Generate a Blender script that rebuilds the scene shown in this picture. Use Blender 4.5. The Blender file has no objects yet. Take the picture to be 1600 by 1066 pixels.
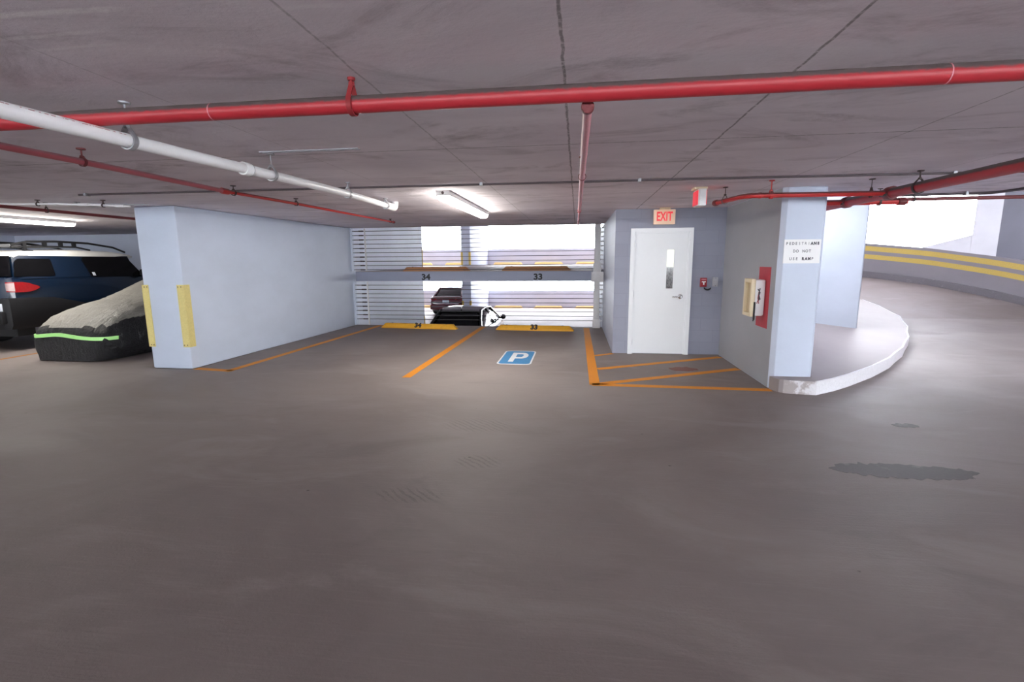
import bpy, bmesh, math, random
from mathutils import Vector, noise
random.seed(7)
PI = math.pi
S = bpy.context.scene
COL = S.collection

# ---------------------------------------------------------------- helpers
class MB:
    """collects shapes in world coordinates; build() links them as ONE mesh object"""
    def __init__(self): self.v = []; self.f = []; self.m = []
    def add(self, vs, fs, mi=0):
        b = len(self.v); self.v += [tuple(p) for p in vs]
        self.f += [tuple(b + i for i in f) for f in fs]; self.m += [mi] * len(fs)
    def box(self, x0, x1, y0, y1, z0, z1, mi=0):
        vs = [(x, y, z) for x in (x0, x1) for y in (y0, y1) for z in (z0, z1)]
        self.add(vs, [(0,1,3,2),(4,6,7,5),(0,4,5,1),(2,3,7,6),(0,2,6,4),(1,5,7,3)], mi)
    def prism(self, pts, z0, z1, mi=0):
        n = len(pts)
        a = sum(pts[i][0]*pts[(i+1)%n][1]-pts[(i+1)%n][0]*pts[i][1] for i in range(n))
        if a < 0: pts = list(reversed(pts))
        zf0 = z0 if callable(z0) else (lambda x, y: z0)
        zf1 = z1 if callable(z1) else (lambda x, y: z1)
        vs = [(x, y, zf0(x, y)) for x, y in pts] + [(x, y, zf1(x, y)) for x, y in pts]
        fs = [tuple(reversed(range(n))), tuple(range(n, 2*n))]
        fs += [(i, (i+1)%n, n+(i+1)%n, n+i) for i in range(n)]
        self.add(vs, fs, mi)
    def slab(self, quad, d, mi=0):
        """planar polygon (3d points) given thickness along vector d"""
        n = len(quad); d = Vector(d)
        vs = [Vector(p) for p in quad] + [Vector(p)+d for p in quad]
        fs = [tuple(reversed(range(n))), tuple(range(n, 2*n))]
        fs += [(i, (i+1)%n, n+(i+1)%n, n+i) for i in range(n)]
        self.add(vs, fs, mi)
    def tube(self, path, r, n=14, caps=True, mi=0):
        P = [Vector(p) for p in path]; k = len(P); rings = []
        rr = r if isinstance(r, (list, tuple)) else [r]*k
        up = None
        for i in range(k):
            t = (P[min(i+1, k-1)] - P[max(i-1, 0)]).normalized()
            if up is None:
                up = Vector((0,0,1)) if abs(t.z) < .9 else Vector((0,1,0))
            u = (up - t*up.dot(t)).normalized(); w = t.cross(u); up = u
            rings.append([P[i] + rr[i]*(math.cos(2*PI*j/n)*u + math.sin(2*PI*j/n)*w) for j in range(n)])
        vs = [p for ring in rings for p in ring]; fs = []
        for i in range(k-1):
            for j in range(n):
                fs.append((i*n+j, i*n+(j+1)%n, (i+1)*n+(j+1)%n, (i+1)*n+j))
        if caps:
            fs.append(tuple(reversed(range(n)))); fs.append(tuple((k-1)*n+j for j in range(n)))
        self.add(vs, fs, mi)
    def loft(self, rings, closed=True, caps=True, mi=0, mif=None):
        n = len(rings[0]); vs = [p for r in rings for p in r]; b = len(self.v)
        self.v += [tuple(p) for p in vs]
        for i in range(len(rings)-1):
            for j in range(n if closed else n-1):
                self.f.append((b+i*n+j, b+i*n+(j+1)%n, b+(i+1)*n+(j+1)%n, b+(i+1)*n+j))
                self.m.append(mif(i, j) if mif else mi)
        if caps:
            self.f.append(tuple(b+j for j in reversed(range(n)))); self.m.append(mi)
            self.f.append(tuple(b+(len(rings)-1)*n+j for j in range(n))); self.m.append(mi)
    def lathe(self, prof, c, axis='z', n=24, mi=0):
        """prof: (radius, height) list"""
        rings = []
        for r, h in prof:
            ring = []
            for j in range(n):
                a = 2*PI*j/n; u, w = r*math.cos(a), r*math.sin(a)
                ring.append({'z': (c[0]+u, c[1]+w, c[2]+h), 'x': (c[0]+h, c[1]+u, c[2]+w), 'y': (c[0]+w, c[1]+h, c[2]+u)}[axis])
            rings.append(ring)
        self.loft(rings, mi=mi)
    def build(self, name, mat, parent=None, origin=None, smooth=35, bevel=0, recalc=True):
        me = bpy.data.meshes.new(name)
        if parent is not None: o0 = root_loc(parent)
        elif origin is not None: o0 = Vector(origin)
        else:
            xs = [p[0] for p in self.v]; ys = [p[1] for p in self.v]; zs = [p[2] for p in self.v]
            o0 = Vector(((min(xs)+max(xs))/2, (min(ys)+max(ys))/2, min(zs)))
        me.from_pydata([Vector(p)-o0 for p in self.v], [], self.f)
        mats = mat if isinstance(mat, (list, tuple)) else [mat]
        for m in mats: me.materials.append(m)
        for p, mi in zip(me.polygons, self.m): p.material_index = mi
        bm = bmesh.new(); bm.from_mesh(me)
        if recalc: bmesh.ops.recalc_face_normals(bm, faces=bm.faces)
        if bevel:
            es = [e for e in bm.edges if len(e.link_faces) == 2 and e.calc_face_angle(0) > .6]
            bmesh.ops.bevel(bm, geom=es, offset=bevel, segments=2, affect='EDGES', profile=.5)
        bm.to_mesh(me); bm.free()
        if smooth:
            for p in me.polygons: p.use_smooth = True
            me.set_sharp_from_angle(angle=math.radians(smooth))
        ob = bpy.data.objects.new(name, me); COL.objects.link(ob)
        if parent is not None: ob.parent = parent
        else: ob.location = o0
        return ob

def root_loc(o):
    while o.parent: o = o.parent
    return o.location.copy()
def tag(o, label, cat=None, group=None, kind=None):
    o['label'] = label
    if cat: o['category'] = cat
    if group: o['group'] = group
    if kind: o['kind'] = kind
    return o
def thing(name, label, cat, loc, group=None):
    o = bpy.data.objects.new(name, None); COL.objects.link(o); o.location = loc
    o.empty_display_size = .1
    return tag(o, label, cat, group)
def struct(o, label, cat): return tag(o, label, cat, None, 'structure')

def text_mb(txt, size, place, depth=.002, bold=0.0, xs=1.0, spacing=1.0):
    """letters as geometry; place(u,v,w) -> world point (u right, v up, w outwards)"""
    cu = bpy.data.curves.new('t', 'FONT'); cu.body = txt; cu.size = size; cu.extrude = depth/2
    cu.offset = bold; cu.align_x = 'CENTER'; cu.align_y = 'CENTER'; cu.space_character = spacing
    ob = bpy.data.objects.new('t', cu); COL.objects.link(ob)
    bpy.context.view_layer.update()
    me = bpy.data.meshes.new_from_object(ob.evaluated_get(bpy.context.evaluated_depsgraph_get()))
    mb = MB()
    mb.add([place(v.co.x*xs, v.co.y, v.co.z+depth/2) for v in me.vertices], [tuple(p.vertices) for p in me.polygons])
    bpy.data.objects.remove(ob); bpy.data.curves.remove(cu); bpy.data.meshes.remove(me)
    return mb

# ---------------------------------------------------------------- materials
def new_mat(name):
    m = bpy.data.materials.new(name); m.use_nodes = True
    nt = m.node_tree; b = nt.nodes['Principled BSDF']
    return m, nt, b
class NT:
    def __init__(s, nt): s.nt = nt
    def n(s, t, **k):
        x = s.nt.nodes.new(t)
        for a, v in k.items(): setattr(x, a, v)
        return x
    def l(s, a, b): s.nt.links.new(a, b)
    def val(s, x, sock):
        if isinstance(x, (int, float)): sock.default_value = x
        elif isinstance(x, (tuple, list)): sock.default_value = x
        else: s.l(x, sock)
    def math(s, op, a, b=0.0, c=None, clamp=False):
        x = s.n('ShaderNodeMath', operation=op, use_clamp=clamp)
        s.val(a, x.inputs[0]); s.val(b, x.inputs[1])
        if c is not None: s.val(c, x.inputs[2])
        return x.outputs[0]
    def pos(s):
        return s.n('ShaderNodeNewGeometry').outputs['Position']
    def scaled(s, sc, loc=(0,0,0)):
        m = s.n('ShaderNodeMapping'); s.l(s.pos(), m.inputs['Vector'])
        m.inputs['Scale'].default_value = sc; m.inputs['Location'].default_value = loc
        return m.outputs[0]
    def noise(s, vec, scale, detail=4, rough=.55, dist=0):
        x = s.n('ShaderNodeTexNoise'); s.l(vec, x.inputs['Vector'])
        x.inputs['Scale'].default_value = scale; x.inputs['Detail'].default_value = detail
        x.inputs['Roughness'].default_value = rough; x.inputs['Distortion'].default_value = dist
        return x.outputs['Fac']
    def ramp(s, fac, a, b):
        x = s.n('ShaderNodeMapRange', interpolation_type='SMOOTHSTEP'); s.val(fac, x.inputs[0])
        x.inputs[1].default_value = a; x.inputs[2].default_value = b
        return x.outputs[0]
    def mix(s, fac, a, b, mode='MIX'):
        x = s.n('ShaderNodeMix', data_type='RGBA', blend_type=mode)
        s.val(fac, x.inputs[0])
        for q, i in ((a, 6), (b, 7)):
            if isinstance(q, (tuple, list)): x.inputs[i].default_value = (*q[:3], 1)
            else: s.l(q, x.inputs[i])
        return x.outputs[2]
    def bump(s, h, strength, dist, b):
        x = s.n('ShaderNodeBump'); x.inputs['Strength'].default_value = strength
        x.inputs['Distance'].default_value = dist; s.l(h, x.inputs['Height']); s.l(x.outputs[0], b.inputs['Normal'])

def plain(name, col, rough=.5, metal=0, spec=.5, var=.12, scale=6, bump=0, coat=0):
    m, nt, b = new_mat(name); t = NT(nt)
    f = t.noise(t.pos(), scale, 5, .6)
    c = t.mix(f, tuple(x*(1-var) for x in col), tuple(min(1, x*(1+var)) for x in col))
    t.l(c, b.inputs['Base Color'])
    b.inputs['Roughness'].default_value = rough; b.inputs['Metallic'].default_value = metal
    b.inputs['Specular IOR Level'].default_value = spec; b.inputs['Coat Weight'].default_value = coat
    if bump: t.bump(t.noise(t.pos(), scale*6, 3), bump, .01, b)
    return m
def emit(name, col, strength):
    m, nt, b = new_mat(name); t = NT(nt)
    f = t.noise(t.pos(), 3, 2); c = t.mix(f, tuple(x*.97 for x in col), col)
    t.l(c, b.inputs['Base Color']); t.l(c, b.inputs['Emission Color'])
    b.inputs['Emission Strength'].default_value = strength; b.inputs['Roughness'].default_value = .4
    return m
def sep(t):
    x = t.n('ShaderNodeSeparateXYZ'); t.l(t.pos(), x.inputs[0]); return x.outputs

def ceiling_mat():
    m, nt, b = new_mat('ceiling_concrete'); t = NT(nt)
    X, Y, Z = sep(t)
    big = t.noise(t.scaled((.35, .9, .35)), 1.6, 5, .6, .4)
    st = t.noise(t.scaled((.6, 1.25, .5), (3, 1, 0)), 1.9, 8, .66, .9)
    fine = t.noise(t.pos(), 26, 5, .7)
    c = t.mix(t.ramp(big, .3, .72), CE_A, CE_B)
    c = t.mix(t.math('MULTIPLY', t.ramp(st, .50, .74), .7), c, CE_D)
    st2 = t.noise(t.scaled((.45, .95, .5), (9, 5, 0)), 1.25, 9, .68, 1.2)
    c = t.mix(t.math('MULTIPLY', t.ramp(st2, .53, .74), .7), c, CE_D2)
    c = t.mix(t.math('MULTIPLY', t.ramp(fine, .55, .8), .25), c, CE_L)
    wob = t.math('MULTIPLY', t.math('SUBTRACT', t.noise(t.pos(), 7, 4), .5), .02)
    def line(sock, v, w, k):
        nonlocal c
        d = t.math('ABSOLUTE', t.math('SUBTRACT', t.math('ADD', sock, wob), v))
        f = t.math('MULTIPLY', t.math('SUBTRACT', 1.0, t.ramp(d, w*.4, w)), k)
        f = t.math('MULTIPLY', f, t.ramp(fine, .25, .55))
        c = t.mix(f, c, (.035, .03, .03))
    for v, w, k in ((-.07, .009, .6), (.92, .009, .6), (-.95, .007, .35), (-2.05, .007, .2), (2.1, .008, .4), (-3.05, .007, .3), (3.3, .007, .3)):
        line(X, v, w, k)
    for v, w, k in ((3.62, .012, .45), (6.3, .012, .3), (8.1, .012, .3)): line(Y, v, w, k)
    # pale wiped streaks of paint on the slab
    def streak(x0, x1, y0, sl, w, k):
        nonlocal c
        yc = t.math('ADD', t.math('MULTIPLY', t.math('SUBTRACT', X, x0), sl), y0)
        d = t.math('ABSOLUTE', t.math('SUBTRACT', Y, t.math('ADD', yc, wob)))
        f = t.math('SUBTRACT', 1.0, t.ramp(d, w*.3, w*1.1))
        f = t.math('MULTIPLY', f, t.math('MULTIPLY', t.ramp(X, x0-.05, x0+.12), t.math('SUBTRACT', 1.0, t.ramp(X, x1-.1, x1+.03))))
        f = t.math('MULTIPLY', t.math('MULTIPLY', f, k), t.ramp(fine, .2, .55))
        c = t.mix(f, c, (.95, .93, .95))
    streak(-2.3, -1.43, 1.50, .03, .022, .8); streak(-2.3, -1.55, 1.41, .0, .014, .6)
    streak(-2.1, -1.62, 1.66, -.02, .016, .45); streak(-2.1, -1.66, 1.76, -.03, .014, .4); streak(-1.02, -.72, 1.60, .03, .018, .35)
    t.l(c, b.inputs['Base Color']); b.inputs['Roughness'].default_value = .8; b.inputs['Specular IOR Level'].default_value = .25
    t.bump(t.math('ADD', fine, t.math('MULTIPLY', st, 2)), .25, .01, b)
    return m
def floor_mat(name='floor_concrete', k=1.0):
    m, nt, b = new_mat(name); t = NT(nt)
    X, Y, Z = sep(t)
    big = t.noise(t.scaled((.5, .6, .5), (2.2, .4, 0)), .8, 6, .58, .8)
    med = t.noise(t.scaled((.55, 1.15, 1), (4, 2, 0)), 1.3, 8, .62, .8)
    brush = t.noise(t.scaled((1.2, 34, 1)), 2.2, 4, .6)
    fine = t.noise(t.pos(), 60, 4, .7)
    c = t.mix(t.ramp(big, .28, .74), tuple(x*k for x in FL_A), tuple(x*k for x in FL_B))
    c = t.mix(t.math('MULTIPLY', t.ramp(med, .5, .72), .5), c, tuple(x*k for x in FL_L))
    c = t.mix(t.math('MULTIPLY', t.ramp(med, .48, .25), .5), c, tuple(x*k for x in FL_D))
    c = t.mix(t.math('MULTIPLY', t.ramp(brush, .5, .8), .14), c, tuple(x*k*1.2 for x in FL_L))
    c = t.mix(t.math('MULTIPLY', t.ramp(fine, .6, .8), .2), c, tuple(x*k for x in FL_D))
    # tyre tread prints
    wv = t.n('ShaderNodeTexWave', wave_type='BANDS', bands_direction='DIAGONAL'); t.l(t.scaled((1, 1.1, 0)), wv.inputs[0])
    wv.inputs['Scale'].default_value = 9; wv.inputs['Distortion'].default_value = 3; wv.inputs['Detail'].default_value = 2
    def ell(cx, cy, rx, ry):
        a = t.math('POWER', t.math('DIVIDE', t.math('SUBTRACT', X, cx), rx), 2); q = t.math('POWER', t.math('DIVIDE', t.math('SUBTRACT', Y, cy), ry), 2)
        return t.math('SUBTRACT', 1.0, t.ramp(t.math('ADD', a, q), .2, 1.0))
    mk = t.math('MAXIMUM', t.math('MAXIMUM', ell(-.92, 4.4, .4, .22), ell(-.75, 3.55, .22, .15)), ell(-1.1, 2.95, .28, .12))
    mk = t.math('MULTIPLY', t.math('MULTIPLY', mk, t.ramp(wv.outputs['Fac'], .5, .9)), t.ramp(fine, .3, .6))
    c = t.mix(t.math('MULTIPLY', mk, .35), c, tuple(x*k*.5 for x in FL_D))
    # scattered dark specks
    vo = t.n('ShaderNodeTexVoronoi'); t.l(t.scaled((1.1, 1.5, 1)), vo.inputs['Vector']); vo.inputs['Scale'].default_value = 1.7
    sp = t.math('SUBTRACT', 1.0, t.ramp(t.math('ADD', vo.outputs['Distance'], t.math('MULTIPLY', t.math('SUBTRACT', fine, .5), .04)), .012, .03))
    c = t.mix(t.math('MULTIPLY', sp, .6), c, (.02, .018, .018))
    t.l(c, b.inputs['Base Color'])
    r = t.n('ShaderNodeMapRange'); t.l(med, r.inputs[0]); r.inputs[1].default_value = .3; r.inputs[2].default_value = .7
    r.inputs[3].default_value = FL_R[0]; r.inputs[4].default_value = FL_R[1]; t.l(r.outputs[0], b.inputs['Roughness'])
    b.inputs['Specular IOR Level'].default_value = FL_S
    t.bump(t.math('ADD', t.math('MULTIPLY', brush, .7), t.math('ADD', fine, t.math('MULTIPLY', mk, -1.5))), .22, .008, b)
    return m
def wall_mat(name, col, dirt=.3, block=False):
    m, nt, b = new_mat(name); t = NT(nt)
    n1 = t.noise(t.scaled((.6, .6, 1)), 1.4, 5, .6); n2 = t.noise(t.pos(), 18, 5, .65)
    c = t.mix(t.ramp(n1, .3, .7), tuple(x*.95 for x in col), tuple(min(1, x*1.04) for x in col))
    st = t.noise(t.scaled((3, 3, .5), (1, 7, 2)), 1.9, 7, .7, .3)
    c = t.mix(t.math('MULTIPLY', t.ramp(st, .64, .8), dirt), c, tuple(x*.7 for x in col))
    c = t.mix(t.math('MULTIPLY', t.ramp(n2, .68, .8), dirt*.6), c, tuple(x*.6 for x in col))
    h = n2
    if block:
        br = t.n('ShaderNodeTexBrick'); mp = t.n('ShaderNodeMapping'); t.l(t.pos(), mp.inputs[0])
        mp.inputs['Rotation'].default_value = (PI/2, 0, 0); t.l(mp.outputs[0], br.inputs[0])
        br.inputs['Scale'].default_value = 1; br.inputs['Brick Width'].default_value = .4; br.inputs['Row Height'].default_value = .2
        br.inputs['Mortar Size'].default_value = .006; br.inputs['Mortar Smooth'].default_value = .6
        br.inputs[1].default_value = (1,1,1,1); br.inputs[2].default_value = (.93,.93,.93,1); br.inputs[3].default_value = (.86,.86,.86,1)
        c = t.mix(.6, c, br.outputs[0], 'MULTIPLY')
        h = t.math('ADD', n2, t.math('MULTIPLY', br.outputs['Fac'], -2))
    t.l(c, b.inputs['Base Color']); b.inputs['Roughness'].default_value = .55; b.inputs['Specular IOR Level'].default_value = .35
    t.bump(h, .15, .006, b)
    return m
def worn_paint(name, col, under, amount=.35, rough=.6, lo=.56, hi=.72):
    m, nt, b = new_mat(name); t = NT(nt)
    n1 = t.noise(t.pos(), 5, 7, .72); n2 = t.noise(t.pos(), 40, 4, .7)
    c = t.mix(t.ramp(n2, .3, .75), tuple(x*.88 for x in col), col)
    c = t.mix(t.math('MULTIPLY', t.ramp(n1, lo, hi), amount), c, under)
    t.l(c, b.inputs['Base Color']); b.inputs['Roughness'].default_value = rough
    b.inputs['Specular IOR Level'].default_value = .3
    return m
def dusty_red(name, col, dust=(.10, .075, .075)):
    """red pipe paint with dust lying on its upper side (dust settles, whatever the light)"""
    m, nt, b = new_mat(name); t = NT(nt)
    g = t.n('ShaderNodeNewGeometry'); sx = t.n('ShaderNodeSeparateXYZ'); t.l(g.outputs['Normal'], sx.inputs[0])
    n1 = t.noise(t.pos(), 30, 5, .7); n2 = t.noise(t.pos(), 4, 4, .6)
    c = t.mix(n2, tuple(x*.9 for x in col), tuple(min(1, x*1.1) for x in col))
    f = t.ramp(t.math('ADD', sx.outputs[2], t.math('MULTIPLY', t.math('SUBTRACT', n1, .5), .5)), .05, .42)
    c = t.mix(f, c, dust)
    c = t.mix(t.math('MULTIPLY', t.ramp(n1, .72, .8), .5), c, (.6, .4, .4))
    t.l(c, b.inputs['Base Color']); b.inputs['Roughness'].default_value = .42
    return m

CE_A, CE_B = (.74, .685, .745), (.88, .83, .885)
CE_D, CE_D2, CE_L = (.45, .40, .435), (.34, .30, .325), (.93, .89, .94)
FL_A, FL_B, FL_L, FL_D = (.200, .168, .162), (.268, .231, .224), (.33, .295, .286), (.135, .112, .109)
FL_R, FL_S = (.50, .66), .24

M = {}
M['ceil'] = ceiling_mat(); M['floor'] = floor_mat(); M['ramp'] = floor_mat('ramp_concrete', .95)
M['deck'] = floor_mat('deck_concrete', 1.25)
M['wall'] = wall_mat('pale_blue_wall_paint', (.575, .635, .755), .22)
M['wall2'] = wall_mat('blue_grey_wall_paint', (.50, .53, .63), .25)
M['wall_isle'] = wall_mat('pale_blue_island_paint', (.45, .49, .57), .3)
M['alcove'] = wall_mat('grey_alcove_face', (.35,.36,.39), .25)
M['block'] = wall_mat('blue_grey_block_paint', (.30, .315, .395), .25, True)
M['fascia'] = wall_mat('slate_blue_paint', (.27, .29, .38), .3)
M['parapet'] = wall_mat('grey_parapet', (.25, .232, .255), .3)
M['kerbdark'] = worn_paint('dark_kerb', (.15, .138, .15), (.24, .22, .24), .5)
M['parapet2'] = wall_mat('pale_parapet', (.50, .49, .54), .2)
M['pillar'] = wall_mat('grey_pillar_paint', (.19, .19, .23), .25)
M['white_wall'] = wall_mat('white_wall', (.72, .72, .76), .15)
M['isle'] = wall_mat('island_concrete', (.29, .255, .255), .7)
M['kerbwhite'] = worn_paint('kerb_white_paint', (.90, .90, .94), (.50, .46, .48), .8)
M['orange'] = worn_paint('orange_line_paint', (.74, .275, .02), (.28, .20, .14), .5)
M['orange_dk'] = worn_paint('brown_orange_line_paint', (.36, .15, .03), (.14, .11, .09), .6)
M['yellow'] = worn_paint('wheel_stop_yellow', (.72, .37, .03), (.32, .18, .05), .6)
M['palestop'] = worn_paint('pale_yellow_stop', (.78, .55, .22), (.5, .36, .2), .3)
M['brownstop'] = worn_paint('tan_stop', (.42, .20, .09), (.22, .12, .07), .6)
M['guard'] = worn_paint('pale_yellow_guard', (.78, .66, .26), (.55, .48, .3), .25, .45)
M['stripe'] = worn_paint('yellow_stripe', (.60, .43, .11), (.40, .34, .22), .3)
M['black'] = plain('black_paint', (.012, .012, .014), .6)
M['red'] = dusty_red('sprinkler_red', (.40, .022, .032))
M['pink'] = dusty_red('faded_red', (.52, .12, .155), (.38, .16, .19))
M['brightred'] = dusty_red('bright_red', (.55, .03, .03), (.18, .05, .05))
M['pinkpipe'] = plain('pink_red', (.60, .22, .26), .4, var=.3, scale=60)
M['darkred'] = plain('dark_red', (.16, .02, .025), .5)
M['hangdark'] = plain('dark_rusty_steel', (.07, .05, .05), .6, .3)
M['steel'] = plain('grey_steel', (.42, .43, .46), .35, .7)
M['cable'] = plain('cable_steel', (.06, .055, .06), .75, 0, .2)
M['pvc'] = plain('white_pipe', (.88, .88, .90), .35, var=.04)
M['pvcring'] = plain('grey_joint', (.45, .46, .50), .4)
M['white'] = plain('white_paint', (.80, .81, .82), .4, var=.03)
M['door'] = plain('door_white', (.86, .89, .92), .35, var=.02)
M['postwhite'] = worn_paint('post_white', (.72, .72, .74), (.5, .48, .5), .5)
M['chrome'] = plain('chrome', (.6, .6, .62), .18, 1)
M['rubber'] = plain('rubber', (.015, .015, .016), .7)
M['conduit'] = plain('dark_conduit', (.10, .08, .09), .5, .2)
M['glass_dk'] = plain('dark_glass', (.004, .004, .005), .08, 0, .35, var=.02)
M['patch'] = worn_paint('patch_tar', (.115, .103, .104), (.21, .19, .187), .9)
M['redpaint'] = worn_paint('red_wall_paint', (.50, .03, .05), (.33, .03, .045), .7, .45)
M['hangred'] = worn_paint('chipped_red_steel', (.28,.025,.03), (.05,.03,.03), .9)
M['redface'] = emit('red_sign_face', (.62, .015, .03), .6)
M['exitbg'] = emit('exit_background', (.80, .56, .40), .18)
M['exitred'] = emit('exit_letters', (.85, .05, .06), .35)
M['lens'] = emit('tube_light', (1, .955, .86), 46)
M['cream'] = plain('cream_plastic', (.74, .64, .44), .45)
M['tan'] = plain('tan_plastic', (.50, .40, .25), .5)
M['red_station'] = plain('red_plastic', (.30, .012, .022), .4)
M['blue_sign'] = worn_paint('blue_floor_paint', (.055, .22, .46), (.12, .2, .3), .45)
M['white_sign'] = worn_paint('white_floor_paint', (.66, .68, .72), (.3, .32, .35), .45)
M['stain'] = worn_paint('faint_red_paint', (.22, .085, .07), (.15, .12, .11), .9)
M['signplate'] = plain('sign_white', (.86, .86, .86), .5, var=.03)
M['ink_dk'] = plain('dark_ink', (.05, .05, .06), .6)
M['ink_lt'] = plain('faded_ink', (.16, .16, .18), .6)

# ---------------------------------------------------------------- setting
CZ = 2.35                                   # ceiling height
def ramp_z(x, y): return max(0.0, .181*(y-13.8))

m = MB(); m.prism([(-16,-12),(12.7,-12),(12.7,13.8),(3.4,13.8),(3.4,11.5),(-5.45,11.5),(-5.9,11.5),(-5.9,12.35),(-16,12.35)], -.26, 0)
FLOOR = struct(m.build('floor', M['floor'], origin=(0,0,0)), 'brown-grey concrete garage floor with painted stall lines', 'floor')
m = MB(); m.prism([(3.4,13.8),(12.7,13.8),(12.7,21.5),(3.4,21.5)], lambda x,y: ramp_z(x,y)-.26, ramp_z)
struct(m.build('floor_ramp', M['ramp'], origin=(8,13.8,0)), 'concrete ramp rising behind the raised kerb island', 'floor')

m = MB(); m.prism([(-16,-12),(12.7,-12),(12.7,3.0),(9.5,7.05),(2.85,7.05),(2.85,11.5),(-5.9,11.5),(-5.9,12.35),(-16,12.35)], CZ, CZ+.27)
struct(m.build('ceiling', M['ceil'], origin=(0,0,CZ)), 'stained grey concrete slab overhead with straight board joints', 'ceiling')
m = MB(); m.prism([(2.85,6.9),(14,6.9),(16,22),(2.85,22)], 4.6, 4.85)
struct(m.build('ceiling_ramp', M['ceil'], origin=(8,12,4.6)), 'higher concrete slab over the curving ramp', 'ceiling')
m = MB(); m.box(2.85, 12.7, 6.75, 7.05, CZ+.27, 4.6)  # out of view, added to stop sky light leaking onto the ramp
struct(m.build('wall_lightblock_ramp', M['parapet']), 'unseen wall added above the slab edge to keep daylight off the ramp', 'wall')

# left dividing wall with its square end, continuing into the far deck
m = MB(); m.prism([(-6.27,6.39),(-5.62,6.39),(-5.41,11.56),(-5.9,11.56)], 0, CZ)
WL = struct(m.build('wall_left', M['wall'], bevel=.025), 'long pale blue dividing wall left of stall 34, with yellow guards on its end', 'wall')
m = MB(); m.box(-5.95, -5.47, 11.6, 17.07, 1.31, 3.66)
M['wall_deck'] = wall_mat('bright_deck_wall_paint', (.72, .76, .86), .3)
struct(m.build('wall_deck_upper', M['wall_deck']), 'pale wall behind the upper cables, left end', 'wall')
m = MB(); m.box(-5.95, -5.47, 11.6, 17.07, -1.31, 1.05)
struct(m.build('wall_deck_lower', M['wall_deck']), 'pale wall behind the lower cables, left end', 'wall')
m = MB(); m.box(-5.93, -5.45, 24.9, 30.0, 1.31, 3.66)
PU = struct(m.build('wall_far_upper', M['wall2'], bevel=.02), 'far slate wall end with yellow guards on the upper deck', 'wall')
m = MB(); m.box(-5.93, -5.45, 24.9, 30.0, -1.31, 1.05)
PL = struct(m.build('wall_far_lower', M['wall2'], bevel=.02), 'far slate wall end with yellow guards, beside the maroon car', 'wall')
# half-level decks across the gap
dk = [(-16,12.55),(-6.0,12.55),(-6.0,11.6),(3.4,11.6),(3.4,30.2),(-16,30.2)]
m = MB(); m.prism(dk, 1.075, 1.30, 0)
UP = struct(m.build('floor_upper', [M['fascia']], origin=(0,20,1.3)), 'half-level deck edge painted slate blue with stall numbers', 'floor')
m = MB(); m.prism([(x, y+.02) if y < 20 else (x, y-.02) for x, y in dk], 1.30, 1.31)
o = m.build('deck_surface', M['deck'], UP); o['label'] = 'pale concrete top of the deck'
m = MB(); m.prism([(x, y+.02) if y < 20 else (x, y-.02) for x, y in dk], 1.066, 1.075)
o = m.build('deck_underside', M['ceil'], UP); o['label'] = 'grey concrete underside of the deck'
m = MB(); m.prism(dk, -1.57, -1.31)
struct(m.build('floor_lower', M['deck'], origin=(0,20,-1.31)), 'pale concrete lower deck where the two cars park', 'floor')
m = MB(); m.prism([(-16,12.55),(-6.0,12.55),(-6.0,11.0),(3.4,11.0),(3.4,30.2),(-16,30.2)], 3.66, 3.9)  # slab also runs forward over the gap to block daylight from above
struct(m.build('ceiling_upper', M['ceil'], origin=(0,20,3.66)), 'concrete slab over the upper half-level deck', 'ceiling')
m = MB(); m.box(-6.0, 3.4, 10.8, 11.0, CZ+.27, 3.9)  # out of view, added to close the gap above the slab against daylight
struct(m.build('wall_lightblock_slab', M['wall2']), 'unseen wall added above the main slab edge to block daylight', 'wall')
m = MB(); m.box(-16, 3.4, 11.2, 11.5, -1.57, -.26)
struct(m.build('wall_below_floor', M['wall2']), 'retaining wall under the main floor edge', 'wall')
for nm, z0, z1, lb in (('wall_parapet_upper', 1.31, 2.25, 'grey parapet behind the pale wheel stops, upper deck'), ('wall_parapet_lower', -1.31, -.28, 'grey parapet behind the pale wheel stops, lower deck')):
    m = MB(); m.box(-16, 3.4, 30.0, 30.2, z0, z1); struct(m.build(nm, M['parapet2']), lb, 'wall')
m = MB(); m.box(3.2, 3.4, 13.6, 30.0, -1.31, 3.66); struct(m.build('wall_deck_right', M['wall2']), 'right end wall of the far decks', 'wall')
m = MB(); m.box(-16.2, -16, 12.6, 30.2, -1.31, 3.66); struct(m.build('wall_deck_left', M['wall2']), 'left end wall of the far decks', 'wall')
# left bay
m = MB(); m.box(-16, -5.9, 12.3, 12.5, 0, CZ); struct(m.build('wall_back', M['wall2']), 'blue-grey wall behind the blue off-roader', 'wall')
m = MB(); m.box(-16.2, -16, -12, 12.5, 0, CZ); struct(m.build('wall_far_left', M['wall2']), 'blue-grey end wall of the left bay', 'wall')
m = MB(); m.box(-16.2, 12.9, -12.2, -12, 0, 1.05); struct(m.build('wall_front', M['parapet']), 'low parapet at the open front of the garage', 'wall')

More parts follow.
